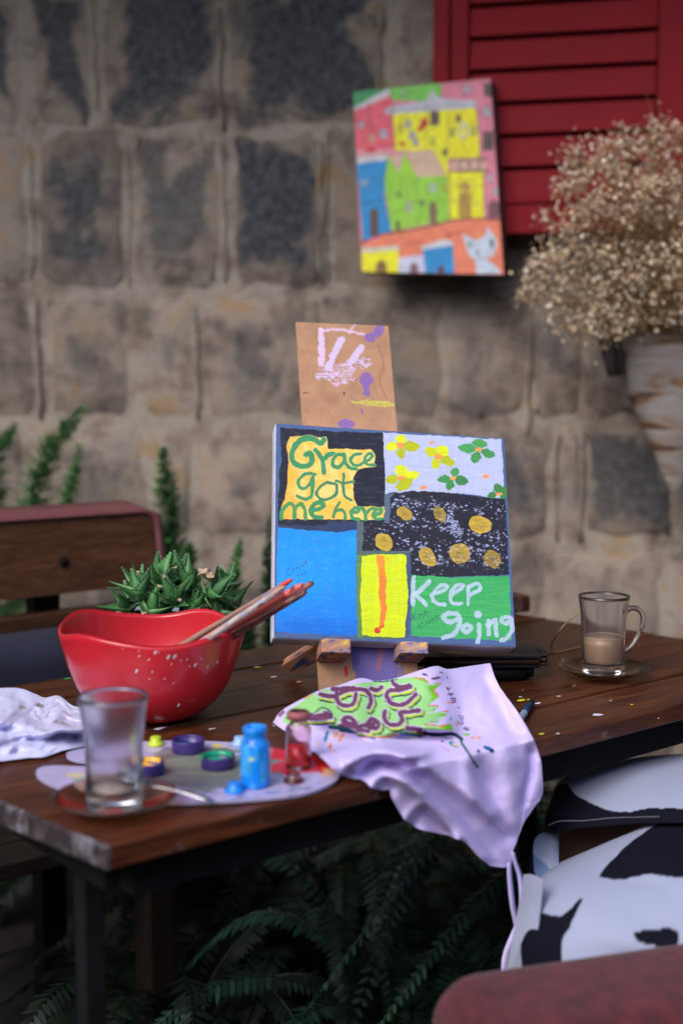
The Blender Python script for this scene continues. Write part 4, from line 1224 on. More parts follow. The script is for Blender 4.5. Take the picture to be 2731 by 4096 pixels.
for (px, py, s) in [(625, 2591, 2.0), (680, 2629, 2.6), (703, 2623, 2.6), (555, 2624, 1.3), (595, 2636, 1.2), (545, 2685, 2.2), (612, 2692, 1.3), (783, 2658, 2.2), (833, 2669, 1.8), (865, 2645, 1.8), (752, 2642, 1.2), (718, 2642, 1), (655, 2718, 1), (690, 2660, 1), (720, 2820, 2), (602, 2719, 1), (810, 2638, 1), (757, 2660, .9), (700, 2735, .9), (560, 2590, .8), (500, 2580, .8), (640, 2600, .8)]:
    r0 = np.array(ray(px, py).normalized())
    dd = GP - np.array(EYE)
    dist_ = np.linalg.norm(dd - (dd @ r0)[:, None] * r0, axis=1)
    kk = int(dist_.argmin())
    best = (0, Vector(GP[kk]), GA[kk])
    q = best[1]; nn = Vector((math.cos(best[2]), math.sin(best[2]), -.25)).normalized(); tx = nn.cross(Vector((0, 0, 1))).normalized(); ty = nn.cross(tx)
    b0 = len(V); V.append(tuple(q + nn * .0005))
    for k in range(8):
        a = 2 * math.pi * k / 8
        V.append(tuple(q + (tx * math.cos(a) * .8 + ty * math.sin(a) * 1.25 + tx * math.sin(a) * .4) * s * .00095 + nn * .0002))
    F += [(b0, b0 + 1 + k, b0 + 1 + (k + 1) % 8) for k in range(8)]
stuff(mesh_obj('paint_specks', V, F, simple('dried_white_paint', (.62, .55, .55), .5), bowl, False))

# ================================================================== BRUSHES IN THE BOWL
def brush(label, ptip, pend, rad, mats, seed):
    t = thing('paint_brush', label, 'paint brush', tuple(ptip), group='paint brushes leaning in the red bowl')
    d = pend - ptip; L = d.length
    pts = [ptip + d * k for k in (.17, .24, .34, .5, .7, .86, .95, .985, 1.0)]
    rr = [rad * k for k in (.72, .78, 1.0, 1.12, .95, .85, .88, .8, .45)]
    V, F = tube(pts, rr, 12)
    cv = np.array(V); tt = (cv - np.array(ptip)) @ np.array(d) / (L * L)
    sd_ = fbm(tt * 40 + seed * 3, np.arange(len(V)) % 12 * .9, seed, 3)
    # finer rings so that the smears show
    S = [ptip + d * k for k in np.linspace(.17, 1.0, 90)]
    RR = np.interp(np.linspace(.17, 1, 90), (.17, .24, .34, .5, .7, .86, .95, .985, 1.0), rr)
    V, F = tube(S, list(RR), 14)
    cv = np.array(V); tt = (cv - np.array(ptip)) @ np.array(d) / (L * L)
    ring = np.tile(np.arange(14), 90)
    nz = fbm(tt * 26 + seed * 5, ring * .55, seed, 3)
    C = np.tile(lin(*mats[0]), (len(V), 1)) * (.8 + .4 * nz)[:, None]
    for k, (c, lo, hi, th) in enumerate(mats[1]):
        C[(tt > lo) & (tt < hi) & (fbm(tt * 22 + k * 9 + seed, ring * .5 + k, 60 + k, 3) > th)] = lin(*c)
    mesh_obj('handle', V, F, paint_mat('brush_handle', .45, .1, 300) if 'brush_handle' not in bpy.data.materials else bpy.data.materials['brush_handle'], t, col=C)
    V, F = tube([ptip + d * .10, ptip + d * .172], [rad * .9, rad * .8], 12)
    mesh_obj('ferrule', V, F, bpy.data.materials.get('ferrule_metal') or simple('ferrule_metal', (.5, .5, .5), .3, .1, Metallic=1.0), t)
    V, F = tube([ptip, ptip + d * .05, ptip + d * .102], [rad * .5, rad * 1.0, rad * .85], 10)
    mesh_obj('bristles', V, F, bpy.data.materials.get('bristle_hair') or simple('bristle_hair', (.10, .06, .04), .8), t)
btip = Vector((BC.x - .055, BC.y + .012, TZ + .019))
def bend_(px, py, Y): return on_y(px, py, Y)
brush('long pale wooden brush splashed with yellow and blue, front of the bundle in the bowl', btip + Vector((.01, -.028, .002)), bend_(1140, 2346, 1.40), .0042, ((176, 146, 132), [((150, 160, 190), .5, 1, .58), ((214, 200, 60), .4, .75, .68), ((196, 180, 176), .3, .9, .6), ((150, 70, 60), .8, 1, .66)]), 1)
brush('thick red handled brush in the bowl with a pink paint end', btip + Vector((.0, -.012, .003)), bend_(1212, 2338, 1.43), .0048, ((120, 34, 30), [((206, 100, 96), .92, 1, .35), ((110, 30, 32), .5, .85, .6)]), 2)
brush('dark brown brush handle reaching furthest right from the bowl', btip + Vector((.012, .006, .002)), bend_(1252, 2330, 1.46), .0046, ((104, 54, 42), [((150, 96, 84), .8, 1, .55), ((70, 34, 32), .4, .8, .55)]), 3)
brush('thin dark red brush lowest in the bundle leaning on the bowl rim', btip + Vector((.02, -.02, -.001)), bend_(1225, 2366, 1.45), .0042, ((84, 36, 32), [((140, 50, 44), .5, .9, .62), ((150, 110, 110), .9, 1, .5)]), 4)
brush('short brush with a red tipped end at the back of the bundle', btip + Vector((-.01, .016, .004)), bend_(1168, 2318, 1.47), .0036, ((150, 110, 96), [((206, 60, 60), .95, 1.1, .1), ((100, 110, 150), .7, .95, .6)]), 5)

# ================================================================== SUCCULENT IN A POT
PC = Vector((-.245, 1.745, TZ))
plant = thing('potted_succulent', 'spiky green toothed succulent in a small pot behind the red bowl', 'plant', PC)
potm = simple('pale_blue_pot', (.42, .46, .58), .3, .15, 20)
V, F = lathe([(.0002, .0), (.046, .0), (.050, .004), (.062, .075), (.066, .078), (.066, .086), (.062, .086), (.060, .076), (.0002, .074)], 48, PC)
poto = mesh_obj('pot', V, F, potm, plant)
V, F = lathe([(.0002, .0775), (.03, .078), (.0595, .0765)], 32, PC)
mesh_obj('soil', V, F, simple('potting_soil', (.03, .02, .014), .95, .4, 80, .6, 200), poto)
def leaf_mesh(name, curl, wide):
    """thick pointed leaf with toothed margins, along +X, unit length"""
    S = 9; V, F = [], []
    for i in range(S):
        t = i / (S - 1)
        w = wide * (1 - t) ** .75 * (.75 + .5 * math.sin(math.pi * min(1, t * 1.3 + .1)))
        h = .5 * w + .004
        z = curl * t * t
        V += [(t, -w, z + .25 * w), (t, -w * .5, z - h * .5), (t, 0, z - h * .8), (t, w * .5, z - h * .5), (t, w, z + .25 * w), (t, 0, z + .02 * w)]
    for i in range(S - 1):
        for k in range(6):
            F.append((i * 6 + k, i * 6 + (k + 1) % 6, (i + 1) * 6 + (k + 1) % 6, (i + 1) * 6 + k))
    for i in range(1, S - 1):
        for k in (0, 4):
            b0 = len(V); p = V[i * 6 + k]; q = V[(i + 1) * 6 + k]
            s = -1 if k == 0 else 1
            V += [p, q, ((p[0] * .35 + q[0] * .65) + .015, (p[1] + q[1]) / 2 + s * .05, (p[2] + q[2]) / 2 + .02)]
            F.append((b0, b0 + 1, b0 + 2))
    me = bpy.data.meshes.new(name)
    me.from_pydata(V, [], F); me.polygons.foreach_set('use_smooth', [True] * len(F)); me.update()
    return me
lm, nt, b = new_mat('succulent_leaf')
inf = nt.nodes.new('ShaderNodeObjectInfo')
v = coords(nt)
sp = nt.nodes.new('ShaderNodeSeparateXYZ'); nt.links.new(v, sp.inputs[0])
c = mixc(nt, inf.outputs['Random'], (0.03, 0.115, 0.036), (0.085, 0.27, 0.06))
c = mixc(nt, math_(nt, 'MULTIPLY', noise(nt, v, 9, 4), .5), c, (0.09, 0.17, 0.10))
c = mixc(nt, math_(nt, 'GREATER_THAN', math_(nt, 'ADD', math_(nt, 'ABSOLUTE', sp.outputs[1]), math_(nt, 'MULTIPLY', sp.outputs[0], .05)), .30), c, (0.22, 0.26, 0.12))
nt.links.new(c, b.inputs['Base Color']); b.inputs['Roughness'].default_value = .42
LM = [leaf_mesh('leaf', .10, .25), leaf_mesh('leaf', -.10, .28), leaf_mesh('leaf', .22, .23)]
for q in LM: q.materials.append(lm)
r_ = random.Random(21)
def rosette(px, py, Y, size, n, tilt=(0, 0)):
    n -= 2
    c0 = on_y(px, py, Y) - PC
    T = Euler((tilt[0], tilt[1], r_.uniform(0, 6))).to_matrix()
    for k in range(n):
        az = k * 2.399 + r_.uniform(-.2, .2)
        f_ = k / max(1, n - 1)
        el = R(72 - 74 * f_ ** .7) + r_.uniform(-.12, .12)
        d = T @ Vector((math.cos(az) * math.cos(el), math.sin(az) * math.cos(el), math.sin(el)))
        o = bpy.data.objects.new('leaf', LM[r_.randrange(3)])
        link(o, plant)
        up = T @ Vector((0, 0, 1))
        x = d; y = up.cross(x)
        if y.length < 1e-3: y = Vector((0, 1, 0))
        y.normalize(); z = x.cross(y)
        s = size * (.62 + .5 * math.sin(math.pi * min(1, f_ * .8 + .2))) * r_.uniform(.85, 1.15)
        M = basis(c0 - up * size * .35 * f_, x, y, z) @ Matrix.Scale(s, 4)
        o.matrix_basis = M
for a in [(640, 2318, 1.72, .040, 13, (.25, 0)), (560, 2372, 1.70, .038, 13, (.35, -.2)), (505, 2420, 1.71, .036, 12, (.3, -.5)), (690, 2390, 1.70, .038, 12, (.5, 0)), (600, 2440, 1.69, .036, 11, (.5, 0)), (760, 2330, 1.73, .038, 12, (.3, .3)), (720, 2300, 1.75, .036, 11, (.2, 0)), (548, 2340, 1.75, .036, 10, (.1, -.3)), (790, 2420, 1.72, .036, 11, (.4, .3)), (860, 2368, 1.70, .042, 10, (1.15, .1)), (925, 2405, 1.74, .036, 11, (.3, .6)), (905, 2340, 1.76, .034, 10, (.2, .4)), (880, 2450, 1.71, .034, 10, (.5, .4)), (660, 2440, 1.72, .036, 10, (.3, 0)), (745, 2450, 1.71, .034, 9, (.4, .1))]:
    rosette(*a)
# stems carrying the rosettes, and dry flower husks
V, F = [], []
for (px, py, Y) in [(640, 2330, 1.72), (560, 2380, 1.70), (760, 2340, 1.73), (860, 2385, 1.705), (925, 2415, 1.74), (505, 2430, 1.71)]:
    e = on_y(px, py, Y)
    tube([PC + Vector((.6 * (e.x - PC.x), .4 * (e.y - PC.y), .074)), PC.lerp(e, .7) + Vector((0, 0, .02)), e - Vector((0, 0, .01))], [.006, .0055, .004], 7, True, 1, V, F)
mesh_obj('stem', V, F, simple('succulent_stem', (.10, .12, .05), .7), plant)
hm = simple('dry_husk', (.42, .30, .19), .85, .3, 60)
for (px, py, Y, s) in [(812, 2290, 1.70, .011), (838, 2300, 1.70, .009), (700, 2270, 1.71, .005), (580, 2450, 1.68, .006), (655, 2305, 1.69, .005), (556, 2288, 1.72, .004), (720, 2400, 1.68, .004), (640, 2345, 1.68, .004)]:
    bm = bmesh.new(); bmesh.ops.create_icosphere(bm, subdivisions=2, radius=s * .75)
    for q in bm.verts:
        q.co *= r_.uniform(.55, 1.3); q.co.z *= .8
    o = bm_obj('dry_husk', bm, hm, plant, False); o.location = on_y(px, py, Y) - PC

# ================================================================== GLASS CUPS ON SAUCERS
clear_m = glass_mat('clear_glass', (.97, .98, .99), .02)
hazy_m = glass_mat('smeared_glass', (.93, .94, .97), .08)
def film(m_, amount):
    # dried milk film: part of the light scatters off the smeared wall
    nt = m_.node_tree; b_ = nt.nodes['Principled BSDF']
    df = node(nt, 'ShaderNodeBsdfDiffuse', Color=(.62, .64, .74, 1)); tl = node(nt, 'ShaderNodeBsdfTranslucent', Color=(.62, .64, .74, 1))
    ad = node(nt, 'ShaderNodeMixShader', Fac=.5); nt.links.new(df.outputs[0], ad.inputs[1]); nt.links.new(tl.outputs[0], ad.inputs[2])
    mr = node(nt, 'ShaderNodeMapRange'); mr.inputs['From Min'].default_value = .35; mr.inputs['From Max'].default_value = .7; mr.inputs['To Max'].default_value = amount
    nt.links.new(noise(nt, coords(nt, 'Object', (1, 1, .35)), 55, 5, .6, .6), mr.inputs['Value'])
    mx = nt.nodes.new('ShaderNodeMixShader'); nt.links.new(mr.outputs[0], mx.inputs[0]); nt.links.new(b_.outputs[0], mx.inputs[1]); nt.links.new(ad.outputs[0], mx.inputs[2])
    nt.links.new(mx.outputs[0], nt.nodes['Material Output'].inputs['Surface'])
film(hazy_m, .035); film(clear_m, .035)
amber_m = glass_mat('amber_glass', (.92, .68, .42), .03)
def saucer(label, c, r):
    pr = [(.0002, .0032), (.022, .0032), (.030, .0045), (.045, .0085), (r - .003, .0150), (r, .0165), (r + .0004, .0178), (r - .001, .0185), (.045, .0125), (.031, .0082), (.022, .0068), (.0002, .0068)]
    V, F = lathe([(q, z - .0026) for q, z in pr], 72, c)
    o = mesh_obj('glass_saucer', [(x - c[0], y - c[1], z - c[2]) for x, y, z in V], F, amber_m)
    o.location = c
    return tag(o, label, 'saucer')
def cup(name, label, c, rr, h, mat_, flare):
    z0 = .0002
    outp = [(.0002, z0), (rr * .80, z0), (rr * .86, z0 + .003), (rr * .86, h * .12), (rr * .84, h * .35), (rr * .86, h * .6), (rr * (.93 + flare), h * .85), (rr * (1 + flare), h)]
    inp = [(rr * (1 + flare) - .0022, h + .0003), (rr * (.93 + flare) - .0026, h * .85), (rr * .86 - .0028, h * .6), (rr * .84 - .003, h * .35), (rr * .84 - .004, h * .17), (rr * .6, h * .125), (.0002, h * .115)]
    t = thing(name, label, 'cup', c)
    V, F = lathe([tuple(p) for p in spline(outp[2:], 26)] , 64, c)
    full = outp[:2] + [tuple(p) for p in spline(outp[2:], 26)] + [tuple(p) for p in spline(inp[:-2], 26)] + inp[-2:]
    V, F = lathe(full, 64, c)
    mesh_obj('glass_wall', V, F, mat_, t)
    return t
SL = Vector((-.211, 1.165, TZ + .0006))
saucer('amber glass saucer under the empty cup at the near corner of the table', SL, .0575)
gl = cup('glass_cup', 'empty smeared glass cup with milky dregs at the near corner of the table', SL + Vector((-.001, .002, .0046)), .0315, .1045, hazy_m, .05)
milk = simple('milky_tea', (.44, .27, .165), .35, .08, 20)
froth = simple('milk_dregs', (.55, .42, .34), .5, .15, 40)
c_ = gl.location
V, F = lathe([(.0002, .0146), (.017, .0146), (.0205, .0156), (.021, .0166), (.0002, .0166)], 40, c_)
mesh_obj('tea_dregs', V, F, froth, gl)
V, F = [], []
r_ = random.Random(9)
for k in range(46):
    a, z = r_.uniform(0, 6.28), r_.uniform(.02, .098)
    s = r_.uniform(.0004, .0016)
    rr_ = np.interp(z, [0, .037, .063, .089, .1045], [.0235, .0232, .0239, .0272, .0297]) + .0004
    b0 = len(V)
    V += [(c_.x + rr_ * math.cos(a + dx), c_.y + rr_ * math.sin(a + dx), c_.z + z + dz) for dx, dz in ((-s * 22, 0), (0, -s * 1.6), (s * 22, 0), (0, s * 1.6))]
    F.append((b0, b0 + 1, b0 + 2, b0 + 3))
SR = Vector((.357, 1.722, TZ + .0006))
saucer('amber glass saucer under the half full cup of milky tea', SR, .0605)
gr = cup('glass_cup', 'handled glass cup half full of milky tea at the right of the table', SR + Vector((0, 0, .0046)), .0350, .108, clear_m, 0)
c_ = gr.location
full = [(.0002, .0129), (.020, .0139), (.0250, .0188), (.0262, .040), (.0262, .051), (.0002, .051)]
V, F = lathe(full, 56, c_)
mto = mesh_obj('milky_tea', V, F, milk, gr)
V, F = lathe([(.0262, .0512), (.0266, .0520), (.0255, .0523), (.024, .0516), (.0255, .0513)], 56, c_)
mesh_obj('foam_ring', V, F, froth, mto)
hp_ = [(.0305, .083), (.040, .089), (.052, .086), (.058, .074), (.054, .055), (.044, .038), (.034, .030), (.0295, .028)]
hd = Vector((.97, .22, 0)).normalized()
pts = [c_ + hd * x + Vector((0, 0, z)) for x, z in spline(hp_, 30)]
V, F = tube(pts, .0037, 12)
mesh_obj('handle', V, F, clear_m, gr)
# tea string, looped beside the cup
V, F = tube(spline([tuple(on_y(2312, 2455, 1.69)), tuple(on_y(2265, 2490, 1.70)), tuple(on_y(2228, 2535, 1.72)), tuple(on_z(2204, 2578, TZ + .02)), tuple(on_z(2210, 2604, TZ + .003)), tuple(on_z(2240, 2606, TZ + .003)), tuple(on_z(2315, 2590, TZ + .003)), tuple(on_z(2400, 2590, TZ + .002))], 60), .0011, 6)
o = mesh_obj('twine', V, F, simple('jute_twine', (.26, .16, .08), .9, .3, 300, .6, 900))
tag(o, 'thin brown twine looping from the rim of the tea cup to the table', 'twine')
# spoon beside the near saucer
steel = simple('spoon_steel', (.55, .55, .58), .22, .1, 30, Metallic=1.0)
spn = thing('teaspoon', 'steel teaspoon on the near saucer with its handle over the palette', 'spoon', SL + Vector((.02, -.01, .012)))
p0, p1 = SL + Vector((.030, .012, .0200)), on_z(858, 3208, TZ + .0090)
S = [p0.lerp(p1, k) + Vector((0, 0, .002 * math.sin(3.1 * k))) for k in np.linspace(0, 1, 14)]
V, F = tube(S, [.0022, .0021, .002, .002, .002, .0022, .0025, .003, .0036, .0042, .0047, .005, .0046, .0025], 10, True, .35)
mesh_obj('spoon_handle', V, F, steel, spn)
d = (p1 - p0).normalized(); sd_ = d.cross(Vector((0, 0, 1))).normalized()
V, F = [], []
for i in range(9):
    for j in range(18):
        a = 2 * math.pi * j / 18; q = i / 8
        V.append(tuple(p0 - d * .016 + d * (.017 * q * math.cos(a)) + sd_ * (.0105 * q * math.sin(a)) + Vector((0, 0, .0055 * (q * q - 1) + .003))))
for i in range(8):
    for j in range(18):
        F.append((i * 18 + j, i * 18 + (j + 1) % 18, (i + 1) * 18 + (j + 1) % 18, (i + 1) * 18 + j))
o = mesh_obj('spoon_bowl', V, F, steel, spn)
so = o.modifiers.new('thickness', 'SOLIDIFY'); so.thickness = .0008

# ================================================================== PALETTE
z1 = lambda x, y: (136 + x * .8291, 2600 + y * .8291)
out = [(10, 592), (22, 570), (60, 560), (130, 557), (260, 562), (330, 556), (345, 550), (325, 543), (260, 537), (200, 530), (158, 512), (165, 492), (260, 470), (400, 452), (540, 440), (700, 437), (860, 440), (1000, 450), (1130, 468), (1300, 498), (1430, 538), (1475, 592), (1440, 640), (1300, 690), (1100, 714), (860, 728), (690, 734), (500, 720), (320, 692), (170, 674), (80, 646), (25, 615)]
out = spline(out + [out[0]], 160)[:-1]
PZ = TZ + .0008
cen = np.array([720, 588])
nr = 90
V, P2 = [], []
for i in range(nr + 1):
    q = (i / nr) ** .8 if i else 0
    for (x, y) in out:
        px = cen + (np.array([x, y]) - cen) * max(q, .002)
        P2.append(px); p = on_z(*z1(*px), PZ + .0032); V.append(tuple(p))
ns = len(out)
F = [(i * ns + j, i * ns + (j + 1) % ns, (i + 1) * ns + (j + 1) % ns, (i + 1) * ns + j) for i in range(nr) for j in range(ns)]
F.append(tuple(range(ns)))
pp = Paint(P2, (176, 166, 204), 10, 30)
X_, Y_ = pp.P[:, 0], pp.P[:, 1]
g = fbm(X_ / 160, Y_ / 22, 3, 4)
pp.mix(((np.hypot((X_ - 800) / 370, (Y_ - 580) / 100) + (g - .5)) < 1), (112, 118, 112), .95)
pp.mix(((np.hypot((X_ - 760) / 320, (Y_ - 560) / 86) + (g - .5) * 1.2) < .8) & (g > .48), (136, 138, 116), .8)
pp.mix((np.hypot((X_ - 640) / 90, (Y_ - 500) / 40) + (g - .5) < .8), (104, 92, 90), .7)
pp.poly([(1140, 470), (1190, 460), (1225, 480), (1300, 520), (1330, 500), (1370, 515), (1440, 570), (1400, 585), (1300, 590), (1240, 600), (1150, 585), (1135, 560), (1205, 540), (1140, 520)], (200, 18, 24))
pp.poly([(1330, 510), (1440, 575), (1380, 580), (1320, 545)], (206, 24, 26))
for (x, y, rx, ry, c) in [(205, 605, 48, 8, (216, 206, 80)), (165, 612, 20, 5, (216, 206, 80)), (876, 460, 20, 10, (214, 200, 60)), (915, 465, 14, 4, (214, 200, 60)), (1420, 592, 36, 14, (226, 170, 110)), (235, 640, 40, 26, (110, 150, 118)), (1300, 668, 60, 8, (90, 110, 150)), (1150, 690, 40, 7, (80, 110, 170)), (1050, 600, 60, 22, (196, 190, 60)), (560, 480, 60, 14, (190, 180, 205)), (1180, 640, 80, 20, (170, 160, 190))]:
    pp.blob(x, y, rx, ry, c, -.05, .85)
pp.mix((fbm(X_ / 40, Y_ / 9, 77, 3) > .66) & (Y_ > 640), (70, 90, 140), .7)
pp.grain(.15, 40, 12, 8)
palm = paint_mat('palette_paint', .35, .15, 260)
lowring = [tuple(Vector(V[nr * ns + j]) - Vector((0, 0, .003))) for j in range(ns)]
b0 = len(V); V += lowring
F += [(nr * ns + j, nr * ns + (j + 1) % ns, b0 + (j + 1) % ns, b0 + j) for j in range(ns)]
F.append(tuple(b0 + j for j in reversed(range(ns))))
colp = np.vstack([pp.c, np.tile(lin(150, 150, 180), (ns, 1))])
po = on_z(*z1(*cen), PZ)
o = mesh_obj('paint_palette', [tuple(Vector(q) - po) for q in V], F, palm, None, False, col=colp)
o.location = po
tag(o, 'kidney shaped white palette smeared with grey and red paint on the table', 'palette')

# ================================================================== CAPS AND BOTTLES
PT = PZ + .0034
purple = simple('purple_plastic', (.045, .025, .16), .38, .12, 30)
def paint_c(name, col, rough=.25):
    return simple(name, lin(*col), rough, .2, 60, .2, 120)
def lid(label, c, r, h, inside, drip=None):
    t = thing('paint_lid', label, 'paint lid', c, group='purple jar lids on the palette')  # upturned jar lid with wet paint in it
    n_ = 60
    pr = [(.0002, 0), (r - .001, 0), (r, .0012), (r, h - .001), (r - .0005, h), (r - .0016, h), (r - .002, h - .001), (r - .0022, .0036), (.0002, .0032)]
    V, F = lathe(pr, n_, c)
    for i in range(0, n_, 2):          # grip ribs round the side
        for k in (2, 3):
            x, y, z = V[i * len(pr) + k]
            V[i * len(pr) + k] = (c[0] + (x - c[0]) * .985, c[1] + (y - c[1]) * .985, z)
    lsh = mesh_obj('lid_shell', V, F, purple, t)
    V, F = [], []
    m_ = 10
    r2 = random.Random(int(r * 1e5) + int(c[0] * 1e4))
    for i in range(m_ + 1):
        for j in range(40):
            a = 2 * math.pi * j / 40; q = i / m_
            z = .0048 + .0012 * r2.random() * (q < .95) + (.004 if q > .9 else 0) * (.5 + .5 * math.sin(3 * a + 1))
            V.append((c[0] + (r - .0024) * q * math.cos(a), c[1] + (r - .0024) * q * math.sin(a), c[2] + z))
    F = [(i * 40 + j, i * 40 + (j + 1) % 40, (i + 1) * 40 + (j + 1) % 40, (i + 1) * 40 + j) for i in range(m_) for j in range(40)]
    mesh_obj('wet_paint', V, F, inside, lsh)
    if drip:
        a0, a1, mat_ = drip
        V, F = [], []
        for k in range(13):
            a = a0 + (a1 - a0) * k / 12
            lo = h - .002 - .004 * abs(math.sin(5 * a))
            V += [(c[0] + (r + .0004) * math.cos(a), c[1] + (r + .0004) * math.sin(a), c[2] + lo), (c[0] + (r + .0004) * math.cos(a), c[1] + (r + .0004) * math.sin(a), c[2] + h + .0004), (c[0] + (r - .0026) * math.cos(a), c[1] + (r - .0026) * math.sin(a), c[2] + h + .0002), (c[0] + (r - .0028) * math.cos(a), c[1] + (r - .0028) * math.sin(a), c[2] + h - .004)]
        F = [(k * 4 + q, (k + 1) * 4 + q, (k + 1) * 4 + q + 1, k * 4 + q + 1) for k in range(12) for q in range(3)]
        mesh_obj('paint_drip', V, F, mat_, lsh)
L1, L2, L3 = on_z(*z1(745, 488), PT), on_z(*z1(888, 565), PT), on_z(*z1(556, 596), PT)
gpaint = paint_c('emerald_paint', (16, 150, 110))
lid('purple lid with dark blue paint inside, farthest back on the palette', L1, .0178, .0135, paint_c('midnight_paint', (22, 40, 78)))
lid('purple lid rimmed with emerald green paint in the middle of the palette', L2, .0176, .0125, gpaint, (R(20), R(215), gpaint))
ypaint = paint_c('ochre_paint', (238, 176, 60))
lid('purple lid with orange yellow paint inside beside the empty cup', L3, .0160, .0125, ypaint, (R(40), R(120), ypaint))
def plug(label, c, r, mat_):
    V, F = lathe([(.0002, 0), (r, 0), (r * 1.02, .0012), (r, .0030), (r * .72, .0036), (r * .66, .0085), (r * .60, .0096), (r * .3, .0092), (.0002, .0090)], 36)
    o = mesh_obj('bottle_stopper', V, F, mat_)
    o.location = c
    return tag(o, label, 'stopper', 'small push-in stoppers on the palette')
plug('lime green bottle stopper behind the empty cup', on_z(*z1(588, 458), PT), .0088, paint_c('lime_plastic', (178, 196, 40), .4))
plug('pale blue bottle stopper behind the blue paint bottle', on_z(*z1(992, 458), PT), .0090, paint_c('pale_blue_plastic', (140, 176, 220), .4))
plug('bright blue bottle stopper in front of the blue paint bottle', on_z(*z1(968, 684), PT), .0098, paint_c('bright_blue_plastic', (16, 124, 220), .35))
plug('clear red stained stopper in front of the red paint bottle', on_z(*z1(1252, 636), PT), .0098, glass_mat('red_stained_glass', (.75, .32, .32), .1))
def vial(label, c, r, h, name, nk=.62):
    t = thing(name, label, 'bottle', c)
    return t, [(.0002, .0), (r * .9, 0), (r, .002), (r, h * .66), (r * .92, h * .73), (r * (nk + .04), h * .80), (r * nk, h * .86), (r * .80, h * .89), (r * .82, h * .97), (r * .74, h)]
cB = on_z(*z1(1068, 655), PT)
bt, pr = vial('small paint bottle filled and smeared with bright blue paint', cB, .0145, .060, 'paint_bottle', .72)
V, F = lathe(pr + [(.0060, .0595), (.0055, .054), (.0002, .0535)], 40, cB)
cv = np.array(V); an = np.arctan2(cv[:, 1] - cB.y, cv[:, 0] - cB.x); zz = (cv[:, 2] - cB.z)
# finer wall so that the smears show
SP = spline(pr[2:], 60)
V, F = lathe(pr[:2] + [tuple(q) for q in SP] + [(.0065, .0598), (.0060, .054), (.0002, .0535)], 64, cB)
cv = np.array(V); an = np.arctan2(cv[:, 1] - cB.y, cv[:, 0] - cB.x); zz = cv[:, 2] - cB.z
C = np.tile(lin(18, 130, 226), (len(V), 1))
g = fbm(an * 2 + 20, zz * 60, 5, 3)
C[g > .60] = lin(60, 160, 240); C[(fbm(an * 3 + 9, zz * 90, 8, 3) > .62) & (zz > .012) & (zz < .046)] = lin(60, 150, 170); C[(np.abs(an + 1.75) < .12) & (np.abs(zz - .031) < .0016)] = lin(210, 214, 60); C[(zz < .05) & (zz > .044) & (g > .5)] = lin(14, 92, 178)
mesh_obj('painted_bottle', V, F, paint_mat('wet_blue', .28, .08, 160), bt, col=C)
cR = on_z(*z1(1276, 566), PT)
rt, pr = vial('small clear glass bottle half full of red paint beside the bag', cR, .0133, .059, 'paint_bottle')
r0 = .0133
outp = pr[:2] + [tuple(q) for q in spline(pr[2:], 36)]
inp = [(max(.0002, q - .0016), z) for q, z in reversed([tuple(p) for p in spline(pr[2:], 36)])][:-1]
inp = [(inp[0][0], inp[0][1] + .0004)] + inp[1:]
V, F = lathe(outp + inp + [(r0 - .0025, .0030), (.0002, .0026)], 48, cR)
mesh_obj('glass_wall', V, F, glass_mat('rosy_glass', (.95, .80, .82), .06), rt)
V, F = lathe([(.0002, .0030), (r0 - .0026, .0033), (r0 - .00185, .0050), (r0 - .00185, .0245), (.0002, .0238)], 40, cR)
mesh_obj('red_paint', V, F, paint_c('red_paint', (214, 20, 30), .3), rt)
r2 = random.Random(3)
V, F = [], []
for j in range(40):
    a = 2 * math.pi * j / 40
    for (q, z) in ((.0100, .0515), (.0117, .0528 - .003 * r2.random()), (.0117, .0582), (.0095, .0596)):
        V.append((cR.x + q * math.cos(a), cR.y + q * math.sin(a), cR.z + z))
F = [(j * 4 + k, ((j + 1) % 40) * 4 + k, ((j + 1) % 40) * 4 + k + 1, j * 4 + k + 1) for j in range(40) for k in range(3)]
mesh_obj('paint_crust', V, F, paint_c('dry_red_crust', (150, 82, 84), .6), rt)

# ================================================================== PAPER NAPKIN
NXn, NYn = 130, 120
uu, vv = np.meshgrid(np.linspace(0, 1, NXn), np.linspace(0, 1, NYn))
top = spline([(-120, 2760), (60, 2750), (136, 2772), (180, 2790), (236, 2782), (290, 2820), (345, 2832), (385, 2860)], NXn)
bot = spline([(-120, 3060), (0, 3045), (110, 3030), (180, 3026), (250, 3002), (330, 2985), (380, 2965), (400, 2930)], NXn)
V, C = [], []
px = top[None, :, 0] * (1 - vv[:, :, None][:, :, 0]) + bot[None, :, 0] * vv
py = top[None, :, 1] * (1 - vv) + bot[None, :, 1] * vv
ed = np.minimum(1, np.minimum(np.minimum(uu, 1 - uu) * 9, np.minimum(vv, 1 - vv) * 6))
fold = .014 * np.abs(fbm(uu * 5 + vv * 2, vv * 4 - uu, 3, 3) - .35) * 1.4 + .012 * np.exp(-((vv - .42 - .25 * uu) / .09) ** 2) + .010 * np.exp(-((vv - .75 + .2 * uu) / .06) ** 2)
hgt = .0012 + fold * (.25 + .75 * ed)
for q in range(NXn * NYn):
    V.append(tuple(on_z(px.ravel()[q], py.ravel()[q], TZ + float(hgt.ravel()[q]))))
pn_ = Paint(np.stack([px.ravel(), py.ravel()], 1), (196, 196, 228), 6, 14)
for (x, y, rx, ry, c, a) in [(160, 2822, 26, 9, (110, 104, 84), .8), (245, 2892, 40, 10, (134, 138, 118), .7), (165, 2920, 40, 8, (150, 150, 140), .6), (275, 2865, 16, 7, (206, 150, 180), .6), (120, 2870, 60, 14, (186, 170, 206), .5), (90, 2830, 20, 9, (120, 120, 90), .7)]:
    pn_.blob(x, y, rx, ry, c, .2, a, .5)
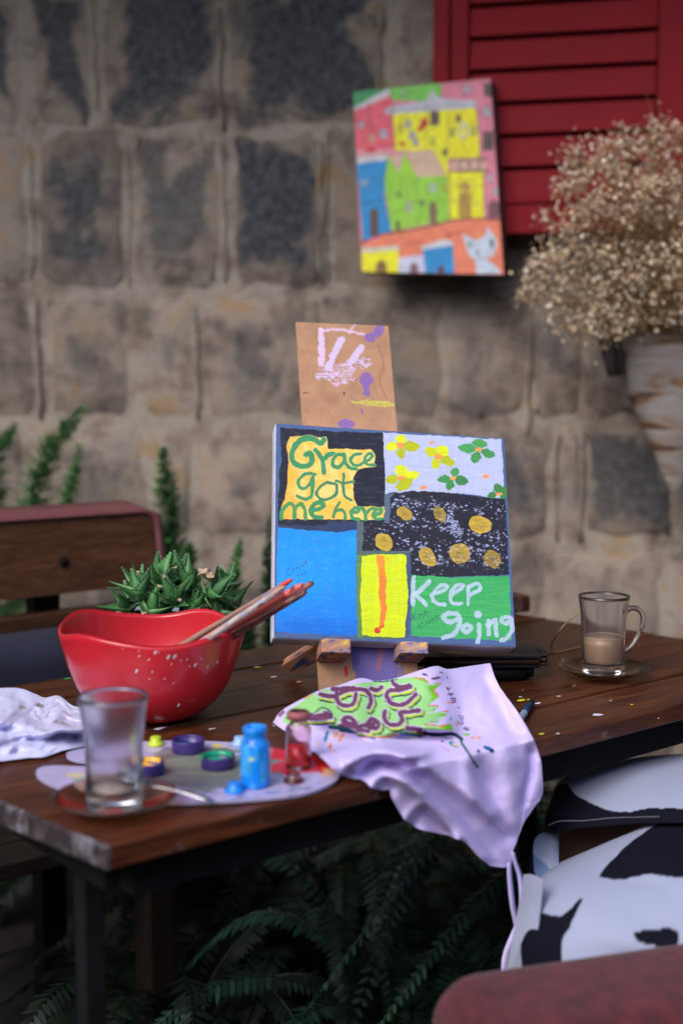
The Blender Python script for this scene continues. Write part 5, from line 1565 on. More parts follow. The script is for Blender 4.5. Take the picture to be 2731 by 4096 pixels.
F = [(j * NXn + i, (j + 1) * NXn + i, (j + 1) * NXn + i + 1, j * NXn + i + 1) for j in range(NYn - 1) for i in range(NXn - 1)]
no = on_z(150, 2900, TZ)
napm = paint_mat('quilted_paper', .9, .5, 420)
o = mesh_obj('paper_napkin', [tuple(Vector(q) - no) for q in V], F, napm, None, True, col=pn_.c)
o.location = no
so = o.modifiers.new('thickness', 'SOLIDIFY'); so.thickness = .0006; so.offset = -1
tag(o, 'crumpled white paper napkin with olive paint stains at the left edge', 'napkin')

# ================================================================== DARK NOTEBOOK AND WALLET
leather = simple('black_leather', (.012, .011, .012), .42, .3, 60, .25, 300)
brn = simple('brown_leather_edge', (.045, .02, .012), .45, .3, 40, .2, 200)
def slab(name, label, x0, x1, y0, y1, z0, z1, rz, m1, m2):
    c = Vector(((x0 + x1) / 2, (y0 + y1) / 2, z0))
    t = thing(name, label, 'notebook' if m2 else 'wallet', c, rz)
    w, d, h = (x1 - x0) / 2, (y1 - y0) / 2, z1 - z0
    def rr(z0_, z1_, inset, mat_, nm):
        bm = bmesh.new(); rbox(bm, (-w + inset, -d + inset, z0_), (w - inset, d - inset, z1_), 0, 0)
        bmesh.ops.bevel(bm, geom=[e for e in bm.edges if abs(e.verts[0].co.z - e.verts[1].co.z) > h * .1], offset=.014, segments=5, affect='EDGES')
        bmesh.ops.bevel(bm, geom=[e for e in bm.edges if e.is_boundary is False and len(e.link_faces) == 2 and e.calc_face_angle(0) > 1.2], offset=.0018, segments=2, affect='EDGES')
        bm_obj(nm, bm, mat_, t, True)
    if m2:
        rr(0, h * .22, 0, m1, 'cover'); rr(h * .225, h * .775, .002, m2, 'page_block'); rr(h * .78, h, 0, m1, 'cover')
    else:
        rr(0, h, 0, m1, 'wallet_body')
slab('leather_wallet', 'black wallet under the dark notebook behind the bag', .115, .262, 1.700, 1.775, TZ + .001, TZ + .0185, R(2), leather, None)
slab('dark_notebook', 'dark leather notebook lying on the black wallet behind the bag', .095, .281, 1.690, 1.785, TZ + .0190, TZ + .0350, R(1), leather, brn)
# pen
pe0, pe1 = on_z(2126, 2806, TZ + .0058), on_z(2062, 2902, TZ + .0058)
pen = thing('ballpoint_pen', 'blue pen with a black end poking out from under the bag', 'pen', tuple(pe1))
dv = pe1 - pe0
V, F = tube([pe0 + dv * .22, pe0 + dv], .0042, 14); bar_ = mesh_obj('barrel', V, F, paint_c('blue_pen_plastic', (26, 92, 160), .3), pen)
V, F = tube([pe0, pe0 + dv * .04, pe0 + dv * .219], [.0035, .0047, .0047], 14); mesh_obj('pen_cap', V, F, simple('black_plastic', (.01, .01, .012), .4), pen)
V, F = tube([pe0 + dv * .5, pe0 + dv * .85], .00435, 14, False); mesh_obj('label_band', V, F, simple('pen_print', (.25, .3, .4), .5, .6, 300), bar_)
# wooden tray at the far corner
tr_c = Vector((.235, 2.235, TZ))
tray = box_obj('wooden_block', (-.11, -.05, .0006), (.085, .05, .030), tw_m, None, .003)
tray.location = tr_c; tray.rotation_euler = (0, 0, TA - R(10))
tag(tray, 'dark wooden block on the far corner of the table behind the easel painting', 'block')

# ================================================================== PRINTED CLOTH BAG
A_ = spline([(1090, 2890), (1133, 2837), (1269, 2764), (1361, 2738), (1440, 2712), (1500, 2722), (1571, 2715), (1680, 2680), (1745, 2664), (1790, 2676), (1852, 2668), (1960, 2652)], 220)
B_ = spline([(1960, 2652), (1992, 2739), (2076, 2858), (2132, 2957), (2160, 3034), (2167, 3093), (2170, 3154), (2165, 3185), (2145, 3207), (2099, 3219)], 240)
C_ = spline([(1958, 3463), (1990, 3468), (2022, 3469), (2043, 3460), (2048, 3409), (2063, 3373), (2084, 3297), (2099, 3219)], 220)
D_ = spline([(1090, 2890), (1143, 2925), (1200, 2968), (1248, 3002), (1290, 3034), (1361, 3097), (1410, 3112), (1451, 3118), (1487, 3149), (1517, 3160), (1556, 3159), (1570, 3195), (1604, 3256), (1630, 3287), (1686, 3317), (1839, 3358), (1910, 3424), (1958, 3463)], 240)
nu, nv = 220, 240
u = np.linspace(0, 1, nu)[None, :, None]; w = np.linspace(0, 1, nv)[:, None, None]
G = (1 - w) * A_[None] + w * C_[None] + (1 - u) * D_[:, None] + u * B_[:, None] - ((1 - u) * (1 - w) * A_[0] + u * (1 - w) * A_[-1] + (1 - u) * w * C_[0] + u * w * C_[-1])
G2 = G.reshape(-1, 2)
gx, gy = G2[:, 0], G2[:, 1]
# base surface: lies on the boards, then falls over the front edge
en = Vector((math.sin(TA), -math.cos(TA), 0))
def drape(px, py):
    # the bulky cloth stands up against the easel and the notebook at its back edge
    yb = float(np.interp(px, A_[:, 0], A_[:, 1]))
    cap = float(np.interp(px, [1090, 1180, 1300, 1700, 1960, 2150], [1.46, 1.48, 1.515, 1.545, 1.64, 1.64]))
    zb = on_y(px, yb, cap).z
    yf = 2990 - .05 * (px - 1100)
    t = min(1.0, max(0.0, (yf - py) / max(40.0, yf - yb)))
    z = TZ + .006 + max(0.0, zb - TZ - .006) * (t * t * (3 - 2 * t) * .5 + t * .5)
    p = on_z(px, py, z)
    s = (p - TC).dot(en)
    if s < .012:
        return (p - EYE).length, min(1, max(0, (.012 - s) / .03))
    q = on_plane(px, py, TC + en * .012, en)
    return (q - EYE).length, 0.0
DT = np.array([drape(a, c) for a, c in G2])
dep = DT[:, 0]
def pdist(pts):
    o_ = Paint(np.zeros((1, 2)), (0, 0, 0)); o_.Q = G2
    return o_.dist(pts)
b1 = lambda L: [(1080 + x * .70153, 2620 + y * .70153) for x, y in L]
b2 = lambda L: [(1400 + x * .5102, 2950 + y * .5102) for x, y in L]
def ridge(pts, wd, amp, sharp=1.0):
    d = pdist(spline(pts, 60))
    return amp * np.exp(-(d / wd) ** 2 / sharp)
def side(pts, wd, amp):
    """step: surface above the line lifted by amp, fading with distance wd on either side"""
    L = spline(pts, 60)
    yl = np.interp(gx, L[:, 0], L[:, 1])
    inx = np.clip((gx - L[0, 0]) / 60, 0, 1) * np.clip((L[-1, 0] - gx) / 60, 0, 1)
    t = np.clip((yl - gy) / 10 + .5, 0, 1)
    return amp * t * inx * np.exp(-np.clip(yl - gy, 0, None) / wd)
lift = np.zeros(len(G2))
lift += side(b1([(180, 370), (330, 392), (480, 445), (600, 478), (720, 450), (850, 432), (1000, 440), (1090, 480)]), 120, .016)
lift += ridge(b1([(330, 640), (440, 590), (560, 560), (700, 555), (860, 600)]), 42, .018)
lift += ridge(b1([(250, 520), (330, 600), (400, 680)]), 30, .008)
lift += ridge(b2([(0, 190), (150, 118), (260, 108), (420, 165), (640, 262), (900, 420), (1100, 590)]), 34, .016)
lift -= ridge(b2([(60, 330), (150, 240), (270, 190), (420, 250), (560, 340)]), 30, .012)
lift += ridge(b2([(60, 270), (200, 230), (268, 190)]), 24, .009)
lift += ridge(b2([(170, 400), (215, 330), (262, 272), (400, 330), (560, 440)]), 22, .012)
lift -= ridge(b2([(230, 400), (270, 340), (330, 400)]), 18, .010)
lift += ridge(b2([(440, 650), (480, 590), (560, 522), (610, 530), (700, 640), (850, 790)]), 16, .012)
lift -= ridge(b2([(480, 680), (560, 590), (640, 640), (760, 740)]), 34, .013)
lift += ridge(b2([(420, 330), (640, 500), (860, 720), (1040, 930)]), 36, .012)
lift -= ridge(b2([(640, 400), (820, 560), (1000, 780), (1110, 900)]), 20, .007)
lift += side(b2([(850, 440), (960, 540), (1100, 660), (1260, 810)]), 60, .005)
lift += ridge(b2([(930, 200), (940, 330), (960, 460)]), 40, .009) - ridge(b2([(1010, 240), (1090, 400), (1150, 540), (1220, 760)]), 36, .009)
lift += ridge(b2([(1250, 180), (1270, 400), (1250, 640)]), 60, .012)
lift -= ridge(b2([(1410, 120), (1415, 260), (1375, 420), (1360, 520)]), 14, .010)
lift += ridge(b2([(1480, 200), (1490, 350), (1450, 470)]), 26, .006)
lift += ridge(b1([(1280, 120), (1400, 330), (1470, 480)]), 26, .006) - ridge(b1([(1230, 90), (1330, 300), (1410, 500), (1420, 640)]), 40, .004)
lift += ridge(b1([(700, 140), (960, 90), (1250, 60)]), 50, .006)
lift += .004 * (fbm(gx / 90, gy / 60, 12, 3) - .5) + .0022 * np.abs(fbm((gx + gy) / 26, (gx - gy) / 70, 19, 3) - .5) + .0022 * np.abs(fbm(gx / 16, gy / 40, 29, 2) - .5)
lg = lift.reshape(nv, nu)
for _ in range(5):
    lp_ = np.pad(lg, 1, 'edge')
    lg = (lp_[:-2, 1:-1] + lp_[2:, 1:-1] + lp_[1:-1, :-2] + lp_[1:-1, 2:]) / 4
lift = lg.ravel() * np.where(gy > 2930, .78, .9)
# keep it off the boards: on the table the sheet only rises
z_ok = DT[:, 1] > 0
lift = np.where(z_ok, np.maximum(lift, -.003), lift)
Z = (dep).reshape(nv, nu)
for _ in range(14):
    Zp = np.pad(Z, 1, 'edge')
    Z = np.minimum(Z, (Zp[:-2, 1:-1] + Zp[2:, 1:-1] + Zp[1:-1, :-2] + Zp[1:-1, 2:]) / 4 * .9 + Z * .1)
# lift acts along the local outward normal: up on the boards, outward on the drop
V = []
ev = np.array(EYE)
for k in range(len(G2)):
    r0 = ray(gx[k], gy[k]).normalized()
    p = EYE + r0 * float(Z.ravel()[k])
    a = DT[k, 1]
    nrm = (Vector((0, 0, 1)) * float(a) + en * float(1 - a)).normalized()
    # slide along the sight line so the lift raises the sheet by that amount over its support
    dn = -r0.dot(nrm)
    V.append(tuple(p - r0 * (float(lift[k]) / max(dn, .25))))
VG = np.array(V).reshape(nv, nu, 3)
for _ in range(9):
    a_ = VG.copy()
    a_[1:-1, 1:-1] = (VG[:-2, 1:-1] + VG[2:, 1:-1] + VG[1:-1, :-2] + VG[1:-1, 2:]) / 4
    VG = a_
V = VG.reshape(-1, 3)
pb_ = Paint(G2, (206, 190, 238), 2.0, 12)
B1 = lambda pts: b1(pts)
lime_ = (150, 206, 130)
pb_.poly(B1([(70, 380), (90, 330), (130, 300), (240, 225), (300, 200), (480, 165), (720, 135), (810, 125), (860, 135), (900, 165), (970, 165), (930, 200), (960, 240), (905, 285), (955, 300), (900, 330), (1010, 320), (940, 350), (1000, 355), (880, 385), (960, 375), (880, 400), (1030, 395), (1040, 430), (850, 432), (700, 452), (600, 476), (480, 446), (330, 392), (240, 380), (110, 400)]), lime_)
pb_.poly(B1([(810, 125), (900, 165), (880, 130)]), (120, 190, 60))
for q in ([(895, 180), (970, 170), (930, 205), (958, 238), (905, 285), (925, 235)], [(905, 325), (955, 290), (935, 320)], [(940, 350), (1010, 325), (1000, 352)], [(860, 392), (980, 365), (950, 385)], [(960, 405), (1035, 395), (1040, 432), (990, 430)], [(1080, 452), (1140, 445), (1130, 462)]):
    pb_.poly(B1(q), (116, 190, 50))
for q in ([(930, 195), (960, 240)], [(905, 288), (960, 290)], [(985, 322), (1015, 320)], [(820, 130), (880, 140), (900, 160)], [(880, 398), (950, 402)], [(940, 165), (970, 162)], [(965, 412), (1020, 392)]):
    pb_.stroke(B1(q), 5, (214, 110, 80))
mar, sh, out_ = (108, 66, 96), (176, 206, 50), (44, 44, 84)
glyph = [
    [(285, 225), (360, 235), (430, 205), (520, 195), (560, 215), (575, 260), (560, 300)],
    [(380, 215), (385, 265), (430, 290), (475, 275), (490, 225)],
    [(355, 195), (480, 188)],
    [(660, 235), (680, 205), (760, 195), (800, 180)],
    [(665, 235), (690, 275), (750, 285), (800, 255), (830, 225)],
    [(700, 160), (740, 185), (790, 175)],
    [(575, 190), (610, 200), (635, 185)],
    [(655, 320), (650, 360), (680, 395), (730, 395), (755, 370), (740, 330), (790, 325), (850, 315)],
    [(235, 350), (290, 345), (320, 330), (345, 355)],
    [(180, 350), (240, 362), (320, 358)],
    [(415, 370), (440, 355), (475, 370), (480, 395), (430, 385), (415, 370)],
    [(400, 400), (480, 410), (540, 400), (590, 395)],
    [(560, 385), (580, 365), (615, 385), (610, 415), (560, 410), (560, 385)],
    [(500, 425), (560, 435)], [(780, 415), (860, 425)],
]
for q in glyph:
    pb_.stroke([(x + 8, y + 13) for x, y in B1(q)], 29, out_)
for q in glyph:
    pb_.stroke([(x + 5, y + 9) for x, y in B1(q)], 24, sh)
for q in glyph:
    pb_.stroke(B1(q), 25, (206, 186, 224))
for q in glyph:
    pb_.stroke(B1(q), 18, mar)
for q in ([(95, 360), (130, 325), (180, 335)], [(165, 310), (230, 335), (300, 300), (350, 330), (350, 365)], [(590, 150), (660, 150), (720, 140)]):
    pb_.stroke(B1(q), 5, out_)
pb_.stroke(B1([(55, 345), (75, 325)]), 12, (150, 90, 140)); pb_.stroke(B1([(150, 255), (230, 232)]), 7, (220, 130, 100))
tx = (92, 66, 100)
for q in ([(1000, 185), (1020, 195), (1030, 180)], [(1010, 178), (1015, 205)], [(1010, 225), (1045, 218)], [(1018, 215), (1030, 235), (1040, 215)], [(1028, 250), (1055, 245)], [(1030, 262), (1055, 258)], [(1030, 272), (1055, 268)], [(1055, 248), (1056, 270)], [(1075, 345), (1100, 350), (1095, 365), (1080, 360)], [(1070, 380), (1080, 395), (1105, 385)], [(1090, 375), (1095, 400)], [(1100, 420), (1135, 425)], [(1110, 410), (1118, 432)], [(1128, 412), (1130, 432)]):
    pb_.stroke(B1(q), 4.5, tx)
for (x, y, rx, ry, c, an) in [(1010, 128, 5, 4, tx, 0), (975, 98, 10, 5, tx, 0), (880, 112, 18, 7, tx, .3), (945, 132, 26, 8, (110, 80, 110), -.2), (1013, 272, 9, 8, (236, 160, 110), 0), (1075, 300, 6, 5, tx, 0), (1027, 364, 6, 8, (60, 150, 140), 0), (1060, 394, 8, 11, (214, 170, 110), 0), (1170, 472, 30, 8, (214, 130, 100), 0), (1170, 472, 14, 4, (236, 214, 190), 0), (1245, 535, 36, 11, (24, 90, 150), .45), (1265, 545, 14, 12, (22, 50, 96), 0), (1187, 548, 11, 11, (60, 66, 110), 0), (1045, 510, 30, 12, (40, 140, 170), .5), (1055, 512, 18, 7, (230, 190, 120), .3), (945, 492, 11, 7, (236, 170, 150), .5), (980, 490, 9, 6, (70, 50, 110), 0), (342, 520, 11, 24, (240, 170, 150), .3), (342, 522, 6, 15, (196, 70, 50), .3), (405, 470, 12, 30, (226, 150, 110), .5), (270, 505, 8, 16, (236, 196, 180), .3), (320, 465, 10, 36, (30, 120, 160), .3), (375, 455, 10, 22, (226, 160, 120), .4), (372, 552, 8, 9, (230, 180, 210), 0), (455, 485, 8, 6, (232, 180, 200), 0)]:
    x_, y_ = B1([(x, y)])[0]
    pb_.blob(x_, y_, rx * .7, ry * .7, c, an)
pb_.stroke(B1([(340, 410), (420, 420), (480, 440)]), 14, (24, 90, 90)); pb_.stroke(B1([(545, 465), (640, 470), (720, 455)]), 8, (214, 130, 70)); pb_.stroke(B1([(740, 450), (800, 452), (860, 470)]), 8, (50, 120, 180)); pb_.stroke(B1([(850, 440), (940, 455), (1040, 450), (1090, 480)]), 14, (34, 44, 70)); pb_.stroke(B1([(850, 438), (880, 465)]), 5, (214, 100, 70)); pb_.stroke(B1([(600, 478), (560, 470)]), 8, (40, 100, 160))
pb_.stroke(B1([(1075, 465), (1110, 530), (1150, 590), (1180, 640)]), 9, (24, 86, 66)); pb_.stroke(B1([(970, 515), (1030, 555)]), 3, (200, 90, 160))
# woven hem tab
pb_.poly(b2([(945, 690), (1010, 570), (1060, 600), (1000, 710)]), (214, 190, 226), .6)
bagm = paint_mat('bag_cotton', 1.0, .35, 900, Specular_IOR_Level=.05)
F = grid_faces(nu, nv)
bo_ = Vector((.05, 1.45, TZ))
bag = thing('cloth_bag', 'white cotton bag with lime and purple print draped over the table edge', 'bag', bo_)
o = mesh_obj('printed_cloth', V, F, bagm, bag, True, col=pb_.c)
so = o.modifiers.new('thickness', 'SOLIDIFY'); so.thickness = .0008; so.offset = -1
def ribbon(pts, wd, depth_off):
    S = spline(pts, 40)
    V, F = [], []
    for i in range(40):
        d = S[min(i + 1, 39)] - S[max(i - 1, 0)]; d = d / np.linalg.norm(d)
        nn = np.array([-d[1], d[0]])
        wv = wd[0] + (wd[1] - wd[0]) * i / 39
        for k in (-1, -.4, .4, 1):
            q = S[i] + nn * wv * .5 * k
            p = on_plane(q[0], q[1], TC + en * (.016 + depth_off + .003 * (1 - k * k)), en)
            V.append(tuple(p))
    F = [(i * 4 + k, i * 4 + k + 1, (i + 1) * 4 + k + 1, (i + 1) * 4 + k) for i in range(39) for k in range(3)]
    o = mesh_obj('strap', V, F, strapm, bag)
    so = o.modifiers.new('thickness', 'SOLIDIFY'); so.thickness = .0014
strapm = simple('cotton_strap', lin(202, 190, 240), .85, .06, 40, .2, 700)
ribbon(b2([(1245, 985), (1248, 1080), (1258, 1200), (1275, 1330), (1300, 1440), (1320, 1540), (1330, 1640), (1322, 1760), (1330, 1900)]), (20, 30), .0)
ribbon(b2([(1272, 900), (1292, 980), (1325, 1080), (1343, 1200), (1345, 1330), (1325, 1440), (1290, 1540), (1250, 1640), (1225, 1730), (1215, 1900)]), (15, 40), .004)

# ================================================================== MAROON ARMCHAIR
mar_m, nt, b = new_mat('maroon_velour')
v = coords(nt)
nt.links.new(ramp(nt, noise(nt, v, 60, 5, .7), [(0.35, (0.045, 0.005, 0.009)), (0.65, (0.115, 0.014, 0.021))]), b.inputs['Base Color'])
b.inputs['Roughness'].default_value = .95; b.inputs['Sheen Weight'].default_value = .08
bump(nt, b, noise(nt, v, 420, 3), .5, .002)
CHR = R(17)
ch_o = Vector((.62, 1.50, 0))
chair = thing('armchair', 'maroon velour armchair at the lower right with its near arm in front of the dress', 'armchair', ch_o, CHR)
def cush(name, lo, hi, bev):
    bm = bmesh.new(); rbox(bm, lo, hi, bev, 6)
    return bm_obj(name, bm, mar_m, chair, True)
cush('seat', (-.20, -.175, .18), (.20, .34, .46), .05)
cush('backrest', (.19, -.20, .20), (.36, .36, .95), .06)
cush('arm', (-.63, -.36, .12), (.24, -.178, .612), .05)
for (x, y) in ((-.5, -.27), (.15, -.27), (-.13, .28), (.3, .28)):
    box_obj('foot', (x - .025, y - .025, 0), (x + .025, y + .025, .125 if y < 0 else .205), simple('chair_foot_wood', (.04, .02, .012), .5) if 'chair_foot_wood' not in bpy.data.materials else bpy.data.materials['chair_foot_wood'], chair, .003)

# ================================================================== SEATED PERSON
skin_m = simple('brown_skin', (.27, .135, .09), .5, .1, 30, .1, 300, Subsurface_Weight=.05)
per = thing('person', 'seated person in a white dress with black shapes at the lower right', 'person', (.62, 1.50, 0))
hip = Vector((.70, 1.50, .56))
kf, kn = Vector((.31, 1.63, .58)), Vector((.285, 1.43, .535))
sk = [  # (name, position, radius, parent)
    ('pelvis', hip, .125, None), ('waist', hip + Vector((.06, 0, .18)), .115, 'pelvis'), ('chest', hip + Vector((.08, 0, .36)), .135, 'waist'),
    ('shoulders', hip + Vector((.07, 0, .46)), .10, 'chest'), ('neck', hip + Vector((.05, 0, .55)), .052, 'shoulders'), ('chin', hip + Vector((.02, 0, .63)), .07, 'neck'), ('crown', hip + Vector((.02, 0, .76)), .085, 'chin'),
    ('hip_f', hip + Vector((-.05, .10, -.01)), .095, 'pelvis'), ('thigh_f', hip.lerp(kf, .55) + Vector((0, .05, 0)), .078, 'hip_f'), ('knee_f', kf, .056, 'thigh_f'), ('calf_f', kf + Vector((.02, .01, -.2)), .05, 'knee_f'), ('ankle_f', kf + Vector((.05, .0, -.49)), .034, 'calf_f'), ('toe_f', kf + Vector((-.10, 0, -.54)), .028, 'ankle_f'),
    ('hip_n', hip + Vector((-.05, -.09, -.02)), .095, 'pelvis'), ('thigh_n', hip.lerp(kn, .55) + Vector((0, -.01, -.01)), .078, 'hip_n'), ('knee_n', kn, .056, 'thigh_n'), ('calf_n', kn + Vector((.03, 0, -.18)), .05, 'knee_n'), ('ankle_n', kn + Vector((.06, 0, -.45)), .034, 'calf_n'), ('toe_n', kn + Vector((-.09, 0, -.495)), .028, 'ankle_n'),
    ('sh_f', hip + Vector((.07, .16, .44)), .055, 'shoulders'), ('elb_f', hip + Vector((.0, .24, .20)), .04, 'sh_f'), ('wr_f', hip + Vector((-.03, .10, .13)), .027, 'elb_f'), ('hand_f', hip + Vector((-.07, .07, .115)), .024, 'wr_f'),
    ('sh_n', hip + Vector((.07, -.16, .44)), .055, 'shoulders'), ('elb_n', hip + Vector((.04, -.24, .19)), .04, 'sh_n'), ('wr_n', hip + Vector((-.02, -.14, .12)), .027, 'elb_n'), ('hand_n', hip + Vector((-.06, -.10, .105)), .024, 'wr_n')]
for sfx, s in (('f', 1), ('n', -1)):
    hb = [q for q in sk if q[0] == 'hand_' + sfx][0][1]
    for k in range(4):
        sk.append((f'k{k}{sfx}', hb + Vector((-.035, (k - 1.5) * .019, .0)), .0095, 'hand_' + sfx))
        sk.append((f't{k}{sfx}', hb + Vector((-.085 + .008 * abs(k - 1.5), (k - 1.5) * .021, -.02)), .0078, f'k{k}{sfx}'))
    sk.append((f'th1{sfx}', hb + Vector((.0, -s * .03, -.004)), .0105, 'hand_' + sfx)); sk.append((f'th2{sfx}', hb + Vector((-.04, -s * .045, -.014)), .009, f'th1{sfx}'))
idx = {q[0]: i for i, q in enumerate(sk)}
me = bpy.data.meshes.new('body')
pl_ = Vector(per.location)
me.from_pydata([tuple(q[1] - pl_) for q in sk], [(idx[q[3]], i) for i, q in enumerate(sk) if q[3]], [])
me.materials.append(skin_m)
body = link(bpy.data.objects.new('body', me), per)
mo = body.modifiers.new('skin', 'SKIN')
if not me.skin_vertices:
    me.attributes.new('skin_vertices', 'FLOAT', 'POINT') if False else None
bpy.context.view_layer.objects.active = body
if len(me.skin_vertices) == 0:
    bpy.ops.mesh.customdata_skin_add()
for i, q in enumerate(sk):
    me.skin_vertices[0].data[i].radius = (q[2], q[2])
    me.skin_vertices[0].data[i].use_root = (i == 0)
ss = body.modifiers.new('smooth', 'SUBSURF'); ss.levels = 2; ss.render_levels = 2
mo.use_smooth_shade = True
# hair
bm = bmesh.new(); bmesh.ops.create_uvsphere(bm, u_segments=24, v_segments=16, radius=.112)
for q in bm.verts:
    q.co = Vector((q.co.x * 1.0, q.co.y * .92, q.co.z * 1.05)) * (1 + .05 * math.sin(q.co.x * 90) * math.sin(q.co.y * 80))
bmesh.ops.delete(bm, geom=[q for q in bm.verts if q.co.x < -.055 and q.co.z < .03], context='VERTS')
ho = bm_obj('hair', bm, simple('dark_hair', (.012, .009, .008), .6, .3, 60, .5, 200), per, True)
ho.location = hip + Vector((.045, 0, .735)) - pl_
# the dress: bodice and two lap panels with print
dress_m = paint_mat('dress_print', .9, .08, 500, Specular_IOR_Level=.12)
def to_px(P_):
    P_ = np.asarray(P_, float) - np.array(EYE)
    d = P_[:, 1] * math.cos(PITCH) - P_[:, 2] * math.sin(PITCH); up = P_[:, 1] * math.sin(PITCH) + P_[:, 2] * math.cos(PITCH)
    return np.stack([CX + FPX * P_[:, 0] / d, CY - FPX * up / d], 1)
DW, DK, DB = (150, 155, 178), (15, 14, 27), (100, 118, 160)
def dress_colour(V, shapes, wob=6):
    px = to_px(V)
    p = Paint(px, DW, wob, 60)
    for pts, c in shapes: p.poly(spline(list(pts) + [pts[0]], 90), c)
    return p.c
def lap(name, L, shapes):
    """panel from cross-section curves L: each a list of 3-D points; lofted"""
    rows_ = [spline([tuple(q) for q in s], 170) for s in L]
    arr = np.array(rows_)                       # k x 60 x 3
    cols_ = np.stack([spline(arr[:, j], 240) for j in range(170)], 1)     # 90 x 60 x 3
    V = cols_.reshape(-1, 3)
    F = grid_faces(170, 240)
    pxy = to_px(V)
    ph_ = (pxy[:, 1] * .9 - pxy[:, 0] * .42) / 46 + 5 * fbm(pxy[:, 0] / 420, pxy[:, 1] / 420, 6, 2)
    w = .0045 * np.sin(ph_) * np.clip((fbm(pxy[:, 0] / 260, pxy[:, 1] / 200, 16, 2) - .3) * 2.2, 0, 1)
    V[:, 2] += w * .5
    V[:, 1] -= w
    o = mesh_obj(name, V, F, dress_m, per, True, col=dress_colour(V, shapes))
    so = o.modifiers.new('thickness', 'SOLIDIFY'); so.thickness = .0015
    return o
q = lambda x, y, Y: on_y(x, y, Y)
# far thigh: skirt edge with a dark hem
far = [
    [q(2186, 3318, 1.500), q(2176, 3290, 1.515), q(2186, 3240, 1.545), q(2212, 3160, 1.60), q(2240, 3120, 1.68), q(2260, 3130, 1.75)],
    [q(2240, 3322, 1.470), q(2232, 3280, 1.485), q(2240, 3200, 1.53), q(2262, 3120, 1.60), q(2290, 3085, 1.69), q(2310, 3095, 1.76)],
    [q(2380, 3306, 1.440), q(2376, 3260, 1.455), q(2380, 3170, 1.51), q(2392, 3090, 1.59), q(2410, 3052, 1.69), q(2420, 3062, 1.77)],
    [q(2560, 3292, 1.415), q(2558, 3240, 1.43), q(2558, 3150, 1.49), q(2562, 3070, 1.57), q(2570, 3028, 1.68), q(2575, 3038, 1.76)],
    [q(2740, 3290, 1.390), q(2738, 3230, 1.41), q(2736, 3140, 1.47), q(2736, 3060, 1.56), q(2738, 3016, 1.66), q(2740, 3026, 1.74)],
    [q(3050, 3280, 1.360), q(3046, 3210, 1.38), q(3040, 3110, 1.44), q(3036, 3040, 1.54), q(3036, 3000, 1.62), q(3036, 3010, 1.68)],
]
lap('skirt_panel', far, [
    ([(2100, 3400), (2180, 3260), (2242, 3130), (2320, 3190), (2440, 3245), (2520, 3248), (2620, 3235), (2800, 3240), (3100, 3250), (3100, 3400)], DK)])
stitch_pts = [on_y(x, y, Y - .004) for x, y, Y in [(2192, 3302, 1.50), (2240, 3284, 1.475), (2330, 3283, 1.45), (2440, 3272, 1.43), (2560, 3268, 1.415), (2640, 3266, 1.40)]]
S = spline([tuple(p) for p in stitch_pts], 160)
V, F = [], []
for k in range(0, 158, 3):
    tube([S[k], S[k + 1]], .0005, 5, True, 1, V, F)
stuff(mesh_obj('hem_stitching', V, F, simple('pale_thread', (.45, .45, .45), .8), per))
# near thigh
near = [
    [q(2030, 3990, 1.285), q(2034, 3880, 1.300), q(2062, 3740, 1.320), q(2084, 3630, 1.355), q(2110, 3552, 1.405), q(2150, 3500, 1.465), q(2190, 3490, 1.525)],
    [q(2090, 4000, 1.255), q(2100, 3880, 1.265), q(2120, 3740, 1.280), q(2140, 3610, 1.320), q(2175, 3510, 1.385), q(2225, 3455, 1.455), q(2260, 3460, 1.515)],
    [q(2230, 4010, 1.220), q(2240, 3880, 1.230), q(2250, 3740, 1.245), q(2266, 3600, 1.285), q(2300, 3480, 1.355), q(2350, 3402, 1.435), q(2380, 3410, 1.505)],
    [q(2420, 4010, 1.205), q(2424, 3880, 1.215), q(2430, 3740, 1.230), q(2440, 3590, 1.270), q(2465, 3440, 1.345), q(2500, 3340, 1.435), q(2520, 3350, 1.505)],
    [q(2600, 4010, 1.200), q(2602, 3880, 1.210), q(2604, 3740, 1.225), q(2610, 3580, 1.265), q(2625, 3400, 1.345), q(2645, 3285, 1.435), q(2655, 3292, 1.505)],
    [q(3000, 4010, 1.195), q(3000, 3880, 1.205), q(3000, 3740, 1.215), q(3000, 3560, 1.255), q(3005, 3360, 1.335), q(3010, 3230, 1.425), q(3015, 3236, 1.485)],
]
lap('skirt_panel', near, [
    ([(2000, 4000), (2000, 3700), (2060, 3560), (2150, 3620), (2200, 3650), (2250, 3662), (2320, 3600), (2330, 3590), (2290, 3680), (2240, 3780), (2230, 4000)], DW),
    ([(2083, 3640), (2150, 3650), (2230, 3662), (2260, 3650), (2330, 3592), (2285, 3690), (2245, 3780), (2236, 4000), (2110, 4000), (2082, 3800)], DK),
    ([(2075, 3575), (2105, 3545), (2085, 3640), (2060, 3640)], DK),
    ([(2392, 3508), (2450, 3430), (2520, 3370), (2620, 3300), (2800, 3220), (2800, 3490), (2595, 3500), (2480, 3516)], DK),
    ([(2530, 3735), (2600, 3720), (2700, 3720), (2700, 3790), (2560, 3775)], DK)])
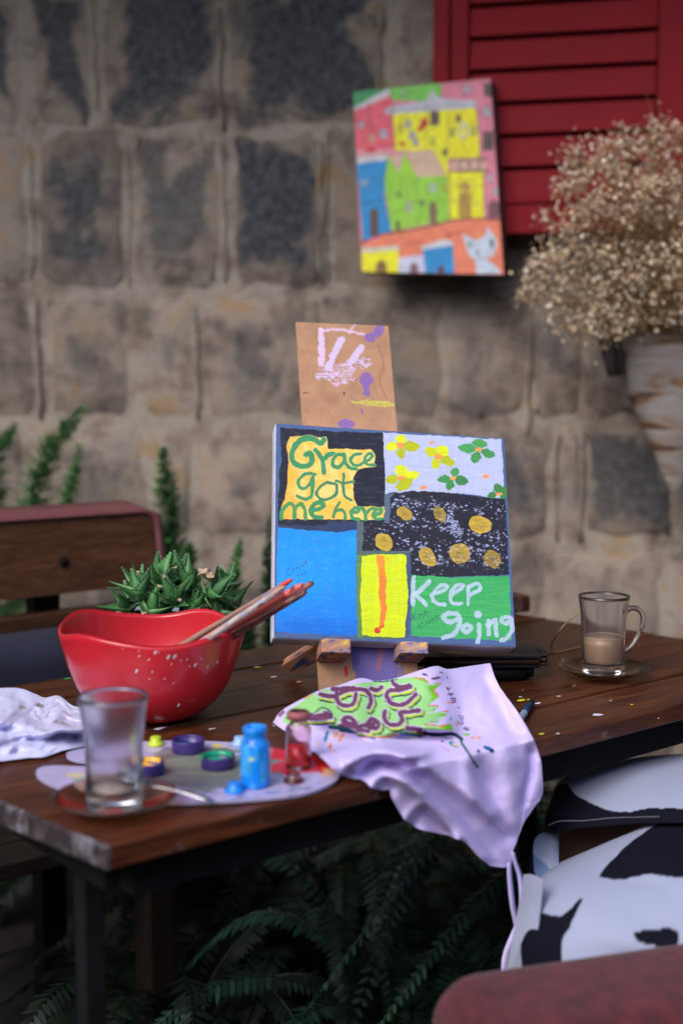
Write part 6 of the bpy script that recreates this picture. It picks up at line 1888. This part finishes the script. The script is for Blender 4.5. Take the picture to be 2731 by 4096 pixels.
# inner flap between the knees
flap = [
    [q(2108, 3520, 1.42), q(2120, 3400, 1.46), q(2150, 3335, 1.50), q(2190, 3322, 1.53)],
    [q(2130, 3520, 1.41), q(2150, 3420, 1.45), q(2180, 3350, 1.49), q(2230, 3325, 1.53)],
    [q(2170, 3520, 1.40), q(2195, 3430, 1.44), q(2215, 3370, 1.48), q(2233, 3326, 1.53)],
    [q(2236, 3510, 1.40), q(2234, 3440, 1.44), q(2234, 3390, 1.48), q(2234, 3327, 1.53)],
]
lap('skirt_lining', flap, [
    ([(2150, 3330), (2236, 3320), (2236, 3520), (2150, 3520), (2135, 3420)], (150, 156, 180)),
    ([(2130, 3400), (2140, 3420), (2200, 3480), (2220, 3530), (2130, 3530)], DB),
    ([(2080, 3560), (2110, 3400), (2150, 3330), (2190, 3310), (2200, 3322), (2150, 3345), (2132, 3400), (2132, 3480), (2146, 3530)], DK)])
# hanging back corner of the skirt below the near knee
hang = [
    [q(2096, 3500, 1.34), q(2084, 3600, 1.33), q(2050, 3760, 1.31), q(2026, 3900, 1.30)],
    [q(2130, 3500, 1.32), q(2120, 3600, 1.31), q(2100, 3760, 1.29), q(2086, 3900, 1.28)],
    [q(2170, 3520, 1.30), q(2165, 3620, 1.29), q(2150, 3760, 1.27), q(2140, 3900, 1.26)],
]
lap('skirt_corner', hang, [])
# bodice over the trunk
pr = [(.150, .0), (.135, .10), (.128, .18), (.150, .34), (.135, .44), (.085, .49)]
V, F = [], []
pr = spline(pr, 26)
for i in range(36):
    a = 2 * math.pi * i / 36
    for r_q, z in pr:
        k = z / .5
        V.append((hip.x + .02 + .06 * min(1, k * 1.6) + r_q * .95 * math.cos(a), hip.y + r_q * 1.12 * math.sin(a), hip.z + .0 + z))
m_ = len(pr)
F = [(i * m_ + k, ((i + 1) % 36) * m_ + k, ((i + 1) % 36) * m_ + k + 1, i * m_ + k + 1) for i in range(36) for k in range(m_ - 1)]
cvv = np.array(V); C = np.tile(lin(*DW), (len(V), 1)); C[fbm(cvv[:, 1] * 9 + 3, cvv[:, 2] * 8, 4, 2) > .56] = lin(*DK)
mesh_obj('bodice', V, F, dress_m, per, True, col=C)
